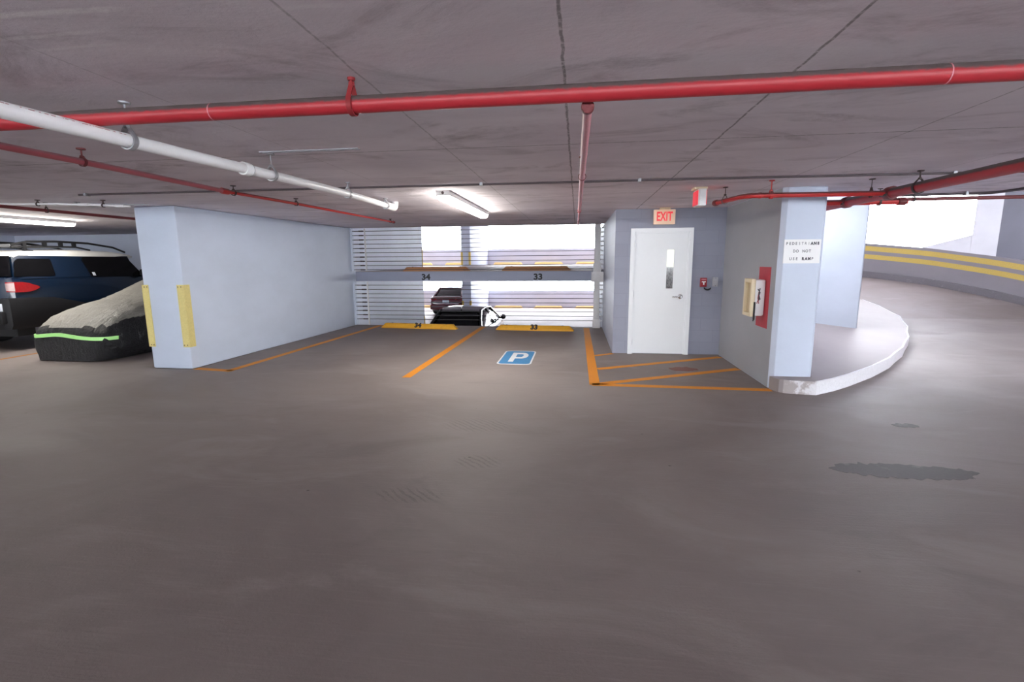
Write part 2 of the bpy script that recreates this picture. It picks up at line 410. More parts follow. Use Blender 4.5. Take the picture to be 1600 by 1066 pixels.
# door alcove
m = MB(); m.prism([(.60,8.26),(2.32,8.26),(2.32,13.6),(.57,13.6)], -1.31, CZ)
WD = struct(m.build('wall_door', M['block'], origin=(1.4,8.26,0)), 'blue-grey block wall around the white exit door', 'wall')
m = MB(); m.prism([(2.31,6.15),(2.36,6.10),(2.75,6.10),(2.79,6.14),(2.79,11.5),(2.31,11.5)], 0, CZ)
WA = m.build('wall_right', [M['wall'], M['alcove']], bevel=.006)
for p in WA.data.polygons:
    if p.normal.x < -.95: p.material_index = 1  # alcove side coloured a darker grey than the other faces
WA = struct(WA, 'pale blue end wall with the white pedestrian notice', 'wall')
m = MB(); m.prism([(3.2,10.3),(5.42,10.3),(5.46,10.34),(5.46,10.75),(3.2,10.75)], 0, 4.6)
struct(m.build('wall_island', M['wall_isle'], bevel=.008), 'pale blue wall standing on the kerb island behind the notice', 'wall')

# kerb island
edge = [(2.31,6.07),(2.36,5.94),(2.47,5.88),(2.73,5.85),(3.01,6.05),(3.3,6.30),(3.57,6.56),(3.82,6.8),(4.06,7.06),(4.42,7.46),(4.73,7.87),(5.12,8.36),(5.45,8.86),(5.88,9.48),(6.27,10.17),
        (6.75,10.95),(7.19,11.83),(7.75,12.9),(8.12,13.9),(8.2,14.6),(8.1,15.2),(7.5,16.0),(6.4,16.6),(4.6,16.8)]
poly = edge + [(3.42,16.8),(3.42,10.75),(2.79,10.75),(2.79,6.1),(2.31,6.1)]
itop = lambda x, y: max(.155, ramp_z(x, y)+.12)
m = MB(); m.prism(poly, -.01, itop)
IS = struct(m.build('floor_island', M['isle'], origin=(4,8,0)), 'raised concrete kerb island with a curving white edge', 'floor')
def edge_strip(pts, z0, zt, off):
    vs = []; n = len(pts)
    for i, (x, y) in enumerate(pts):
        a = Vector(pts[max(i-1,0)]); b_ = Vector(pts[min(i+1,n-1)]); d = (b_-a).normalized(); nx, ny = d.y, -d.x
        vs += [(x+nx*off, y+ny*off, z0), (x+nx*off, y+ny*off, itop(x,y)+.003), (x-nx*zt, y-ny*zt, itop(x,y)+.003), (x-nx*zt, y-ny*zt, z0)]
    mb = MB(); mb.loft([vs[i*4:i*4+4] for i in range(n)]); return mb
o = edge_strip(edge[3:21], .0, .02, .004).build('kerb_paint', M['kerbwhite'], IS); o['label'] = 'worn white paint on the curved kerb edge'
M['nosewhite'] = worn_paint('nose_paint', (.80, .79, .82), (.42, .375, .375), 1.0, .7, .44, .54)
o = edge_strip([(2.40,5.915),(2.47,5.88),(2.60,5.865),(2.729,5.85)], .0, .005, .003).build('kerb_paint', M['nosewhite'], IS); o['label'] = 'worn white paint on the kerb nose'

# curving ramp parapet
base = [(12.35,-12),(12.35,4),(12.35,9),(12.38,12),(12.32,14),(12.14,15.31),(11.93,16.11),(11.59,16.86),(11.20,17.61),(10.59,18.22),(9.89,18.82),(9.0,19.4),(8.0,19.85),(6.8,20.1),(5.2,20.2),(3.4,20.2)]
def catmull(P, k=4):
    out = []
    for i in range(len(P)-1):
        p0, p1, p2, p3 = [Vector(P[max(0, min(len(P)-1, i+j))]) for j in (-1, 0, 1, 2)]
        for q in range(k):
            t = q/k
            out.append(.5*((2*p1)+(p2-p0)*t+(2*p0-5*p1+4*p2-p3)*t*t+(3*p1-p0-3*p2+p3)*t**3))
    out.append(Vector(P[-1])); return out
bp = [Vector((12.35,-12))] + catmull(base[1:], 4)
def sweep(prof, pts=bp):
    """prof: (offset towards the ramp, height) loop"""
    rings = []; n = len(pts)
    for i, p in enumerate(pts):
        d = (pts[min(i+1,n-1)]-pts[max(i-1,0)]).normalized(); nx, ny = -d.y, d.x
        z = max(0, .181*(p.y-13.8))
        if p.y < 15.31: z = max(z, .0)
        rings.append([(p.x+nx*a, p.y+ny*a, z+h) for a, h in prof])
    mb = MB(); mb.loft(rings); return mb
WP = struct(sweep([(0,-.3),(0,1.15),(-.2,1.15),(-.2,-.3)]).build('wall_parapet_ramp', M['parapet'], origin=(12,15,0)), 'curving grey ramp parapet with two yellow stripes', 'wall')
o = sweep([(.004,.90),(.004,1.06),(-.01,1.06),(-.01,.90)]).build('yellow_stripe', M['stripe'], WP); o['label'] = 'upper yellow stripe'
o = sweep([(.004,.63),(.004,.78),(-.01,.78),(-.01,.63)]).build('yellow_stripe', M['stripe'], WP); o['label'] = 'lower yellow stripe'
o = sweep([(.09,-.2),(.09,.17),(.07,.20),(-.01,.20),(-.01,-.2)]).build('kerb', M['kerbdark'], WP); o['label'] = 'kerb at the parapet foot'
m = MB(); m.box(12.35, 12.65, 3.2, 14.2, 0.0, 4.6)  # out of view, added to cut the daylight reaching the ramp
struct(m.build('wall_lightblock_side', M['parapet']), 'unseen wall added beyond the right edge of view to block daylight', 'wall')
m = MB(); m.box(3.4, 9.6, 20.25, 20.45, 1.0, 4.6)  # added out of sight so less daylight falls on the island wall
struct(m.build('wall_lightblock_back', M['parapet']), 'wall added behind the ramp to block daylight, hidden by the island wall', 'wall')
# pillar on the parapet and the white outer wall beyond the opening
m = MB(); m.prism([(12.05,16.2),(12.55,15.2),(13.2,13.9),(14.0,14.3),(13.0,16.8),(12.35,16.9)], .35, 4.6)
struct(m.build('wall_pillar', M['pillar']), 'dark grey pillar behind the striped parapet at the right edge', 'pillar')
m = MB(); m.slab([(12.06,16.17,1.5),(11.74,16.70,1.6),(11.74,16.70,4.6),(12.06,16.17,4.6)], (.12,.07,0))
struct(m.build('wall_outer', M['white_wall']), 'white wall panel on the parapet beside the dark grey pillar', 'wall')
m = MB(); m.slab([(11.74,16.70,1.6),(11.12,17.82,1.7),(11.12,17.82,1.88),(11.735,16.71,2.21)], (.12,.07,0))
struct(m.build('wall_outer_low', M['white_wall']), 'low white sloping sill above the striped parapet', 'wall')

# ---------------------------------------------------------------- painted markings (parts of the floor)
def stripe_line(p, q, w, name='stall_line', mat='orange', z=.002, label=None):
    a = Vector(p); b_ = Vector(q); d = (b_-a).normalized(); nrm = Vector((-d.y, d.x))*w/2
    m = MB(); m.prism([tuple(a+nrm), tuple(b_+nrm), tuple(b_-nrm), tuple(a-nrm)], .0005, z)
    o = m.build(name, M[mat], FLOOR)
    if label: o['label'] = label
    return o
stripe_line((-5.0,6.32),(-4.78,11.45), .12, label='orange line along the left wall')
stripe_line((-5.6,6.43),(-4.96,6.34), .12, label='orange line from the wall end')
stripe_line((-2.28,6.20),(-2.20,11.3), .12, label='orange line between stalls 34 and 33')
stripe_line((.235,6.05),(.22,11.3), .13, label='wide orange line right of stall 33')
stripe_line((.2,6.08),(2.31,6.03), .12, label='front orange line of the hatched area')
stripe_line((.3,6.12),(2.29,7.18), .12, label='diagonal orange hatch line, nearer')
stripe_line((.3,6.98),(2.28,8.05), .12, label='diagonal orange hatch line, farther')
stripe_line((.29,7.98),(.6,8.2), .08, label='short orange hatch line by the wall corner')
stripe_line((-9.45,6.4),(-9.3,11.5), .09, mat='orange_dk', label='orange line between the covered car and the off-roader')
stripe_line((2.15,2.1),(2.9,2.08), .05, mat='orange_dk', label='faint orange line at the near right')
def rrect(cx, cy, w, h, r, n=5, sk=0):
    P = []
    for sx, sy, a0 in ((1,1,0),(-1,1,90),(-1,-1,180),(1,-1,270)):
        for i in range(n+1):
            a = math.radians(a0+90*i/n)
            P.append((cx+sx*(w/2-r)+r*math.cos(a), cy+sy*(h/2-r)+r*math.sin(a)))
    return P
m = MB(); m.prism(rrect(-.945, 7.73, .53, 1.12, .09), .0005, .0022)
PS = m.build('parking_symbol', M['white_sign'], FLOOR); PS['label'] = 'blue square parking symbol with a white letter P'
m = MB(); m.prism(rrect(-.945, 7.73, .48, 1.04, .07), .0005, .0034); m.build('blue_panel', M['blue_sign'], PS)
m = MB(); m.prism([(-1.055,7.36),(-.975,7.36),(-.975,8.1),(-1.055,8.1)], .001, .0046)
pr = [(-.975,8.1),(-.88,8.1)]+[(-.88+.1*math.sin(a), 7.86+.24*math.cos(a)) for a in [PI*i/10 for i in range(1,10)]]+[(-.88,7.62),(-.975,7.62),(-.975,7.74),(-.89,7.74)]
pr += [(-.89+.03*math.sin(a), 7.86-.12*math.cos(a)) for a in [PI*i/8 for i in range(1,8)]]+[(-.89,7.98),(-.975,7.98)]
m.prism(pr, .001, .0046); m.build('letter', M['white_sign'], PS)
# tar patch
def blob(cx, cy, rx, ry, n=60, amp=.25, seed=0):
    return [(cx+rx*math.cos(2*PI*i/n)*(1+amp*(noise.noise((math.cos(2*PI*i/n)*2.5+seed, math.sin(2*PI*i/n)*2.5, seed)))), cy+ry*math.sin(2*PI*i/n)*(1+amp*2.2*noise.noise((i*.35, seed+3.1, 0)))) for i in range(n)]
m = MB(); m.prism(blob(2.40, 3.74, .49, .13, 160, .22, 1), .0005, .0016)
o = m.build('tar_patch', M['patch'], FLOOR); o['label'] = 'dark filled patch in the floor'
m = MB(); m.prism(blob(3.06, 4.83, .11, .06, 40, .3, 5), .0005, .0016)
o = m.build('tar_patch', M['patch'], FLOOR); o['label'] = 'small dark spot in the floor'
m = MB(); m.prism(blob(1.52, 7.1, .2, .13, 50, .3, 8), .0004, .0012)
o = m.build('paint_stain', M['stain'], FLOOR); o['label'] = 'faint red paint stain'

# ---------------------------------------------------------------- wheel stops
def wheel_stop(x0, x1, yc, z, label, group, mat, num=None, ang=0, h=.11, wd=.17):
    cx = (x0+x1)/2; L = x1-x0
    root = thing('wheel_stop', label, 'wheel stop', (cx, yc, z), group)
    def tr(u, v, w): return (cx+u*math.cos(ang)-v*math.sin(ang), yc+u*math.sin(ang)+v*math.cos(ang), z+w)
    rings = []
    for u, s in ((-L/2, .15), (-L/2+.1, 1), (L/2-.1, 1), (L/2, .15)):
        rings.append([tr(u, v, w*s if w else 0) for v, w in ((-wd/2,0),(-wd/2,h*.35),(-wd*.28,h),(wd*.28,h),(wd/2,h*.35),(wd/2,0))])
    m = MB(); m.loft(rings); m.build('block', mat, root, smooth=20, bevel=.006)
    for u in (-L*.36, L*.36):
        b_ = MB(); c = tr(u, 0, 0); b_.lathe([(.018,h-.002),(.018,h+.006),(.008,h+.009)], (c[0],c[1],z), n=10); b_.build('anchor_pin', M['hangdark'], root)
    if num:
        k = Vector((0, wd*.22, h*.65)).normalized()
        def pl(a, b_, c):
            return tr(a, -wd*.39+b_*k.y-c*k.z-.002, h*.66+b_*k.z+c*k.y+.003)
        text_mb(num, .15, pl, .004, .008, 1.1).build('stencil_number', M['black'], root)
    return root
wheel_stop(-4.60,-2.72,10.98, 0, 'yellow concrete wheel stop stencilled 34 on the near floor', 'yellow wheel stops at the floor edge', M['yellow'], '34', -.10)
wheel_stop(-1.82,-.06,10.86, 0, 'yellow concrete wheel stop stencilled 33 on the near floor', 'yellow wheel stops at the floor edge', M['yellow'], '33', -.05)
wheel_stop(-4.33,-2.63,11.95, 1.31, 'tan wheel stop on the upper deck edge above the 34 sign', 'tan wheel stops on the deck edge', M['brownstop'], h=.10)
wheel_stop(-1.83,-.16,11.95, 1.31, 'tan wheel stop on the upper deck edge above the 33 sign', 'tan wheel stops on the deck edge', M['brownstop'], h=.10)
WHICH = ['left end, cut off by the pale wall', 'just left of the slate pillar', 'first right of the slate pillar', 'second right of the slate pillar', 'nearest the white end post']
for zz, dn in ((1.31, 'upper'), (-1.31, 'lower')):
    for i, (a, b_) in enumerate(((-10.65,-8.85),(-8.05,-6.25),(-5.05,-3.28),(-2.58,-.85),(-.12,1.65))):
        if dn == 'lower' and i == 1: continue     # behind the maroon car
        wheel_stop(a, b_, 29.55, zz, 'pale far wheel stop, %s deck, %s' % (dn, WHICH[i]), 'pale wheel stops along the far parapet, %s deck' % dn, M['palestop'], h=.14)
# stall numbers on the slab fascia
for s, x in (('34', -3.65), ('33', -.92)):
    o = text_mb(s, .19, lambda a, b_, c, x=x: (x+a, 11.6-c-.0005, 1.165+b_), .003, .008, 1.15).build('stencil_number', M['black'], UP)
    o['label'] = 'black stencilled number %s' % s

# ---------------------------------------------------------------- cable barriers
def cable_barrier(zs, z0, z1, label, name='cable_barrier'):
    root = thing(name, label, 'cable barrier', (-2.4, 11.4, z0), 'cable barriers across the back')
    for z in zs:
        m = MB(); m.tube([(-5.38,11.4,z),(-2.4,11.4,z-.004),(.57,11.4,z)], .0065, 8); c = m.build('cable', M['cable'], root)
        t = MB(); t.tube([(-5.34,11.4,z),(-5.22,11.4,z),(-5.21,11.4,z),(-5.10,11.4,z)], [.009,.009,.015,.015], 8); t.build('turnbuckle', M['hangdark'], c)
        t = MB(); t.box(.525,.548,11.385,11.415,z-.016,z+.016); t.tube([(.548,11.4,z),(.575,11.4,z)], .012, 8); t.build('end_fitting', M['postwhite'], c)
    m = MB(); m.box(-5.075,-5.05,11.38,11.42,z0,z1); m.build('spacer_bar', M['postwhite'], root)
    m = MB(); m.box(-5.42,-5.385,11.36,11.44,z0,z1); m.build('wall_plate', M['wall'], root)
    m = MB(); m.box(.575,.598,11.34,11.46,z0,z1); m.build('wall_plate', M['wall2'], root)
    return root
up = cable_barrier([2.27-.1015*i for i in range(10)], 1.33, 2.33, 'upper row of taut steel cables between slab edge and ceiling')
lo = cable_barrier([.985-.103*i for i in range(9)], .02, 1.06, 'lower row of taut steel cables between floor and slab edge')
m = MB(); m.box(.375,.505,11.33,11.46,1.48,2.345); p = m.build('end_post', M['postwhite'], up, bevel=.006)
m = MB(); m.box(.355,.525,11.31,11.48,1.285,1.48); m.build('post_base', M['postwhite'], p, bevel=.006)
m = MB(); m.box(.375,.505,11.33,11.46,.20,1.06); p = m.build('end_post', M['postwhite'], lo, bevel=.006)
m = MB(); m.box(.36,.53,11.31,11.48,.0,.20); m.build('post_base', M['postwhite'], p, bevel=.006)
m = MB(); m.box(.315,.59,11.29,11.595,1.06,1.285)
o = m.build('post_bracket', M['postwhite'], bevel=.008); tag(o, 'white boxed post bracket on the slab edge between the two end posts', 'bracket')

# ---------------------------------------------------------------- corner guards
def guard(x, y, z0, z1, sx, label, w=.1):
    m = MB()
    m.box(min(x, x-sx*w), max(x, x-sx*w), y-.012, y-.002, z0, z1)
    m.box(min(x+sx*.002, x+sx*.012), max(x+sx*.002, x+sx*.012), y-.012, y+w, z0, z1)
    return m
for par, x, y, z0, z1, sx, lb, w in ((WL,-5.62,6.39,.33,1.24,1,'yellow guard on the right corner of the wall end',.1),(WL,-6.27,6.39,.33,1.24,-1,'yellow guard on the left corner of the wall end',.09),
        (PU,-5.45,24.9,1.33,2.0,1,'',.09),(PU,-5.93,24.9,1.33,2.0,-1,'',.09),(PL,-5.45,24.9,-1.25,-.5,1,'',.09),(PL,-5.93,24.9,-1.25,-.5,-1,'',.09)):
    g = guard(x, y, z0, z1, sx, lb, w).build('corner_guard', M['guard'] if par is WL else M['stripe'], par)
    if lb:
        g['label'] = lb
        s = MB()
        for zz in (z0+.03, z1-.03):
            for q in (-.03*sx, -w*.8*sx): s.lathe([(.007,0),(.007,-.006),(.003,-.008)], (x+q, y-.012, zz), 'y', 8)
        s.build('screws', M['hangdark'], g)
for z0, z1, nm in ((1.33,2.0,'wall_deck_upper'),(-1.28,-.4,'wall_deck_lower')):
    g = guard(-5.47, 17.07, z0, z1, 1, '', .05)
    g2 = MB(); g2.box(-5.468,-5.458,16.99,17.075,z0,z1); g2.build('corner_guard', M['stripe'], bpy.data.objects[nm])

# ---------------------------------------------------------------- pipes
def hanger(pipe, x, y, zc, r, axis, mat, band=.03, rod=.006, gap=.03, top=CZ, flange=.028):
    """clevis: ceiling flange, rod and a strap that goes round the pipe"""
    m = MB()
    m.lathe([(flange,0),(flange,-.008),(rod*1.8,-.012)], (x, y, top), 'z', 12)
    zt = zc+r+gap
    m.tube([(x,y,top-.005),(x,y,zt)], rod, 8)
    R = r+.005; pts = [(0, zt-zc+.004)]
    for i in range(13):
        a = math.radians(-20+220*i/12) ; pts.append((R*math.cos(-a), R*math.sin(-a)))
    pts.append((0, zt-zc+.004))
    rings = []
    for h in (-band/2, band/2):
        for k_ in (0, .006):
            ring = []
            for (u, w) in pts:
                l = math.hypot(u, w) or 1; uu, ww = u*(1+k_/l), w*(1+k_/l)
                ring.append((x+h, y+uu, zc+ww) if axis == 'x' else (x+uu, y+h, zc+ww))
            rings.append(ring)
    m.loft([rings[0], rings[1], rings[3], rings[2], rings[0]], closed=False, caps=False)
    m.lathe([(.014,0),(.014,.016)], (x, y, zt-.01), 'z', 6)
    return m.build('hanger', M[mat], pipe)
def pipe_thing(name, label, path, r, mat, group=None, bname='pipe_run'):
    root = thing(name, label, 'pipe', path[0], group)
    m = MB(); m.tube(path, r, 20); m.build(bname, M[mat], root)
    return root
def ring(root, p, d, r, w, mat, name='coupling'):
    d = Vector(d).normalized()*w/2; p = Vector(p)
    m = MB(); m.tube([p-d, p-d*.8, p+d*.8, p+d], [r*.96, r, r, r*.96], 20); return m.build(name, M[mat], root)
# main red pipe across
mp = pipe_thing('sprinkler_pipe', 'thick red sprinkler pipe running across under the near ceiling', [(-7.5,2.2,2.238),(7.5,2.2,2.238)], .0365, 'red')
hanger(mp, -1.0, 2.2, 2.238, .0365, 'x', 'hangred', .022, .008, .05, flange=.017)
hanger(mp, 4.2, 2.2, 2.238, .0365, 'x', 'red', .026, .008, .042)
for x in (-1.68, 1.38): ring(mp, (x,2.2,2.238), (1,0,0), .0372, .006, 'pinkpipe', 'joint_ring')
# branch
bpth = [(0.035,2.2,2.20),(.03,2.26,2.20),(.0,9.3,2.215)]
br = pipe_thing('branch_pipe', 'pinkish red pipe running back from the thick red pipe', [(.033,2.24,2.195),(.012,6.9,2.207)], .021, 'pinkpipe')
m = MB(); m.tube([(.012,6.9,2.207),(-.004,9.6,2.215)], .014, 14); o = m.build('pipe_run', M['pink'], br); o['label'] = 'thinner red far length'
ring(br, (.012,6.85,2.207), (0,1,0), .026, .10, 'brightred'); ring(br, (.033,2.25,2.195), (0,1,0), .028, .03, 'darkred')
hanger(br, .026, 4.05, 2.199, .021, 'y', 'darkred', .012, .004, .02); hanger(br, .004, 8.6, 2.212, .014, 'y', 'darkred', .012, .004, .02)
# white drain pipe
wpts = [(-2.22,.2,2.115),(-2.27,2.34,2.165),(-2.28,3.55,2.195),(-2.34,4.92,2.235),(-2.47,6.45,2.265)]
def bend(a, b_, c, r, n=6):
    a, b_, c = Vector(a), Vector(b_), Vector(c); p = b_+(a-b_).normalized()*r; q = b_+(c-b_).normalized()*r
    return [tuple((1-t)**2*p+2*t*(1-t)*b_+t*t*q) for t in [i/n for i in range(n+1)]]
wp = thing('drain_pipe', 'white plastic drain pipe sloping along the ceiling to an elbow', 'pipe', wpts[0])
m = MB(); m.tube(catmull([Vector(p) for p in wpts], 4), .034, 20); m.build('pipe_run', M['pvc'], wp)
m = MB(); m.tube([(-2.44,6.2,2.262)]+bend((-2.44,6.2,2.262),(-2.475,6.6,2.267),(-2.475,6.6,2.36),.09)+[(-2.475,6.6,2.352)], .046, 18); m.build('elbow', M['pvc'], wp)
def wat(y):
    for a, b_ in zip(wpts, wpts[1:]):
        if a[1] <= y <= b_[1]:
            t = (y-a[1])/(b_[1]-a[1]); return Vector(a).lerp(Vector(b_), t)
p = wat(3.25); ring(wp, p, (-.01,1,.012), .045, .07, 'pvc', 'joint_sleeve'); ring(wp, p+Vector((0,.036,0)), (0,1,.012), .0452, .006, 'pvcring', 'joint_ring')
for y in (2.34, 3.55, 4.92, 6.2):
    p = wat(y); hanger(wp, p.x, p.y, p.z, .034, 'y', 'steel', .03, .005, .035)
rg = []
for i in range(24):
    y = 1.45+i*.037; p = wat(y)
    rg.append([(p.x+r_*math.sin(a), y, p.z+r_*math.cos(a)) for r_, a in ((.0346,.85),(.0346,.97),(.0335,.97),(.0335,.85))])
m = MB(); m.loft(rg)
def print_mat():
    mt, nt, b = new_mat('faint_print'); t = NT(nt)
    f = t.noise(t.scaled((1, 70, 1)), 1.0, 1, .5)
    t.l(t.mix(t.ramp(f, .47, .53), (.88, .88, .90), (.55, .30, .34)), b.inputs['Base Color']); b.inputs['Roughness'].default_value = .35
    return mt
o = m.build('printed_marks', print_mat(), wp); o['label'] = 'row of faint red print'
# pink pipe on the left
pts = [(-3.45,2.245,2.252),(-3.47,3.18,2.26),(-3.6,4.77,2.275)]
pk = pipe_thing('sprinkler_line', 'slim dusty red pipe running back along the left ceiling', pts, .022, 'pink')
m = MB(); m.tube([(-3.6,4.77,2.275),(-3.555,6.0,2.285),(-3.53,9.3,2.30)], .018, 14); o = m.build('pipe_run', M['brightred'], pk); o['label'] = 'brighter red far length'
ring(pk, (-3.6,4.77,2.275), (0,1,0), .03, .1, 'brightred'); ring(pk, (-3.53,9.3,2.30), (0,1,0), .026, .06, 'darkred', 'end_cap')
for p in ((-3.47,3.18,2.26,.022),(-3.598,4.9,2.276,.02),(-3.555,6.0,2.285,.018),(-3.533,9.15,2.30,.018)):
    hanger(pk, *p, 'y', 'darkred' if p[1] < 4 else 'hangdark', .018, .005, .012)
# red pipes near the island
gp = pipe_thing('standpipe_run', 'thick dark red pipe crossing the ceiling at the right towards the striped parapet', [(3.15,2.25,2.2),(3.15,9.0,2.2)], .05, 'red')
for y in (5.62, 6.45): 
    c = ring(gp, (3.15,y,2.2), (0,1,0), .066, .09, 'darkred')
    for s in (-1, 1):
        m = MB(); m.tube([(3.15+s*.07,y-.05,2.2+s*.02),(3.15+s*.07,y+.05,2.2+s*.02)], .012, 8); m.build('coupling_bolt', M['hangdark'], c)
hanger(gp, 3.15, 5.2, 2.2, .05, 'y', 'hangdark', .025, .007, .03); hanger(gp, 3.15, 3.2, 2.2, .05, 'y', 'hangdark', .025, .007, .03)
lp = pipe_thing('branch_pipe', 'slim bright red pipe with an elbow, running from the alcove to the thick pipe', [(1.60,6.2,2.2)]+bend((1.6,6.2,2.2),(1.73,5.55,2.2),(3.0,5.61,2.2),.14)+[(3.08,5.615,2.2)], .026, 'brightred')
ring(lp, (1.60,6.19,2.2), (.2,-1,0), .034, .07, 'darkred', 'end_cap'); ring(lp, (1.87,5.56,2.2), (1,0,0), .03, .03, 'brightred')
hanger(lp, 1.64, 5.98, 2.2, .026, 'y', 'hangdark', .016, .004, .04); hanger(lp, 1.98, 5.565, 2.2, .026, 'x', 'brightred', .03, .006, .02); hanger(lp, 2.98, 5.65, 2.2, .026, 'x', 'hangdark', .016, .004, .03)
m = MB(); m.tube([(2.82,6.45,2.2),(3.80,6.45,2.2)], .034, 16); cp = m.build('cross_branch', M['brightred'], gp); cp['label'] = 'short capped branch'
ring(cp, (3.74,6.45,2.2), (1,0,0), .046, .08, 'darkred', 'end_cap'); hanger(gp, 3.5, 6.45, 2.2, .034, 'x', 'hangdark', .02, .005, .03)
# conduits
def conduit(name, label, path, r, mat, cat='conduit', clips=()):
    root = thing(name, label, cat, path[0]); m = MB(); m.tube(path, r, 10); m.build('tube', M[mat], root)
    for c in clips:
        k = MB(); k.box(c[0]-.015, c[0]+.015, c[1]-.03, c[1]+.03, c[2]-r-.004, CZ-.001); k.build('clip', M['steel'], root)
    return root
conduit('conduit', 'thin dark conduit crossing the whole ceiling behind the pipes', [(-5.7,5.12,2.333),(-2.4,5.17,2.333),(.9,5.21,2.333),(3.4,5.3,2.333),(7,5.45,2.333)], .011, 'conduit', clips=((-5.6,5.125,2.333),(-1.0,5.18,2.333),(.6,5.21,2.333),(3.5,5.31,2.333)))
conduit('conduit', 'dark bent conduit along the slab edge above the ramp', [(3.9,6.98,2.326),(4.9,6.95,2.326)]+bend((4.9,6.95,2.326),(5.05,6.9,2.326),(5.1,6.3,2.326),.12)+[(5.1,6.4,2.326)]+bend((5.1,6.4,2.326),(5.12,6.2,2.326),(6.6,6.0,2.326),.12)+[(7.5,5.9,2.326)], .016, 'conduit', clips=((4.0,6.98,2.326),(4.75,6.955,2.326)))
r3 = conduit('conduit', 'dark purple straight pipe below the slab edge above the ramp', [(3.9,6.92,2.27),(7.8,6.92,2.27)], .022, 'darkred', 'pipe')
for x in (4.15, 5.6, 7.0): hanger(r3, x, 6.92, 2.27, .022, 'x', 'hangdark', .014, .004, .02)
m = MB(); m.box(-2.32,-1.56,3.475,3.487,CZ-.006,CZ); m.box(-2.32,-1.56,3.515,3.522,CZ-.006,CZ)
tag(m.build('ceiling_strip', M['pvcring']), 'pair of thin pale strips fixed to the ceiling beside the white drain pipe', 'strip')
# left bay pipes
lb_ = pipe_thing('sprinkler_line', 'dark red pipe over the covered car in the left bay', [(-6.95,3.4,2.25),(-7.05,11.8,2.25)], .021, 'darkred')
hanger(lb_, -6.975, 5.8, 2.25, .021, 'y', 'hangdark', .016, .004, .02); hanger(lb_, -7.02, 9.0, 2.25, .021, 'y', 'hangdark', .016, .004, .02)
wl = pipe_thing('conduit_run', 'white jointed pipe running across the left bay ceiling behind the wall end', [(-7.6,5.42,2.30),(-6.5,5.55,2.295),(-6.15,5.62,2.285),(-5.75,5.82,2.28)], .014, 'pvc')
ring(wl, (-6.2,5.61,2.287), (1,.2,0), .02, .12, 'pvc'); ring(wl, (-5.85,5.77,2.281), (1,.4,0), .019, .1, 'pvc')
hanger(wl, -6.75, 5.52, 2.295, .014, 'x', 'hangdark', .02, .008, .012); hanger(wl, -6.0, 5.69, 2.282, .014, 'x', 'hangdark', .02, .008, .012)
conduit('conduit', 'thin white conduit beside the white jointed pipe in the left bay', [(-7.6,5.75,2.326),(-6.4,5.8,2.326),(-5.75,6.1,2.326)], .008, 'pvcring', clips=((-6.5,5.8,2.326),))

# ---------------------------------------------------------------- tube lights
def light_fixture(x, y0, y1, label, near=True):
    root = thing('ceiling_light', label, 'ceiling light', (x, y0, CZ), 'fluorescent ceiling lights')
    m = MB(); m.box(x-.078, x+.078, y0, y1, CZ-.058, CZ-.004); m.build('housing', M['white'], root, bevel=.006)
    prof = [(-.072,CZ-.055),(-.073,CZ-.07),(-.066,CZ-.092),(-.04,CZ-.108),(.04,CZ-.108),(.066,CZ-.092),(.073,CZ-.07),(.072,CZ-.055)]
    m = MB(); m.loft([[(x+a*.9,y0-.002,z+.004) for a,z in prof],[(x+a,y0+.02,z) for a,z in prof],[(x+a,y1-.02,z) for a,z in prof],[(x+a*.9,y1+.002,z+.004) for a,z in prof]])
    m.build('diffuser', M['lens'], root)
    for y in (y0-.006, y1+.002):
        m = MB(); m.box(x-.080, x+.080, y, y+.006, CZ-.060, CZ-.002); e = m.build('end_cap', M['white'], root)
        if y < y0:
            k = MB(); k.lathe([(.016,0),(.016,-.004)], (x, y, CZ-.026), 'y', 14); k.build('knockout', M['hangdark'], e)
    m = MB(); m.box(x-.05, x+.05, y0+.05, y0+.12, CZ-.005, CZ); m.box(x-.05, x+.05, y1-.12, y1-.05, CZ-.005, CZ); m.build('mounting_plate', M['steel'], root)
    return root
light_fixture(-1.545, 5.66, 8.15, 'long lit tube light on the ceiling above stall 34')
light_fixture(-9.42, 5.75, 8.25, 'long lit tube light on the ceiling of the left bay')
for x, y in ((-1.55,-5.5),(-9.4,-5.5),(5.5,-5.5)):  # unseen lamps added behind the camera to light the interior
    light_fixture(x, y-1.2, y+1.2, {-1.55:'added unseen tube light behind the viewer over the drive lane',-9.4:'added unseen tube light behind the viewer, left side',5.5:'added unseen tube light behind the viewer, right side'}[x])

# ---------------------------------------------------------------- door
DY = 8.26
DR = struct(thing('door_1', 'white steel exit door with a narrow wired glass pane', 'door', (1.33, DY, 0)), 'white steel exit door with a narrow wired glass pane', 'door')
m = MB(); m.box(.845,.905,DY-.05,DY-.001,0,2.045); m.box(1.755,1.815,DY-.05,DY-.001,0,2.045); m.box(.905,1.755,DY-.05,DY-.001,1.985,2.045)
m.box(.905,.925,DY-.03,DY-.001,0,1.985); m.box(1.735,1.755,DY-.03,DY-.001,0,1.985); m.box(.905,1.755,DY-.03,DY-.001,1.965,1.985)
m.build('door_frame', M['door'], DR)
LX0, LX1 = .926, 1.734
m = MB(); gx0, gx1, gz0, gz1 = 1.425, 1.53, 1.085, 1.70
y0, y1 = DY-.022, DY-.002
m.box(LX0,gx0,y0,y1,.01,1.964); m.box(gx1,LX1,y0,y1,.01,1.964); m.box(gx0,gx1,y0,y1,.01,gz0); m.box(gx0,gx1,y0,y1,gz1,1.964)
LF = m.build('door_leaf', M['door'], DR)
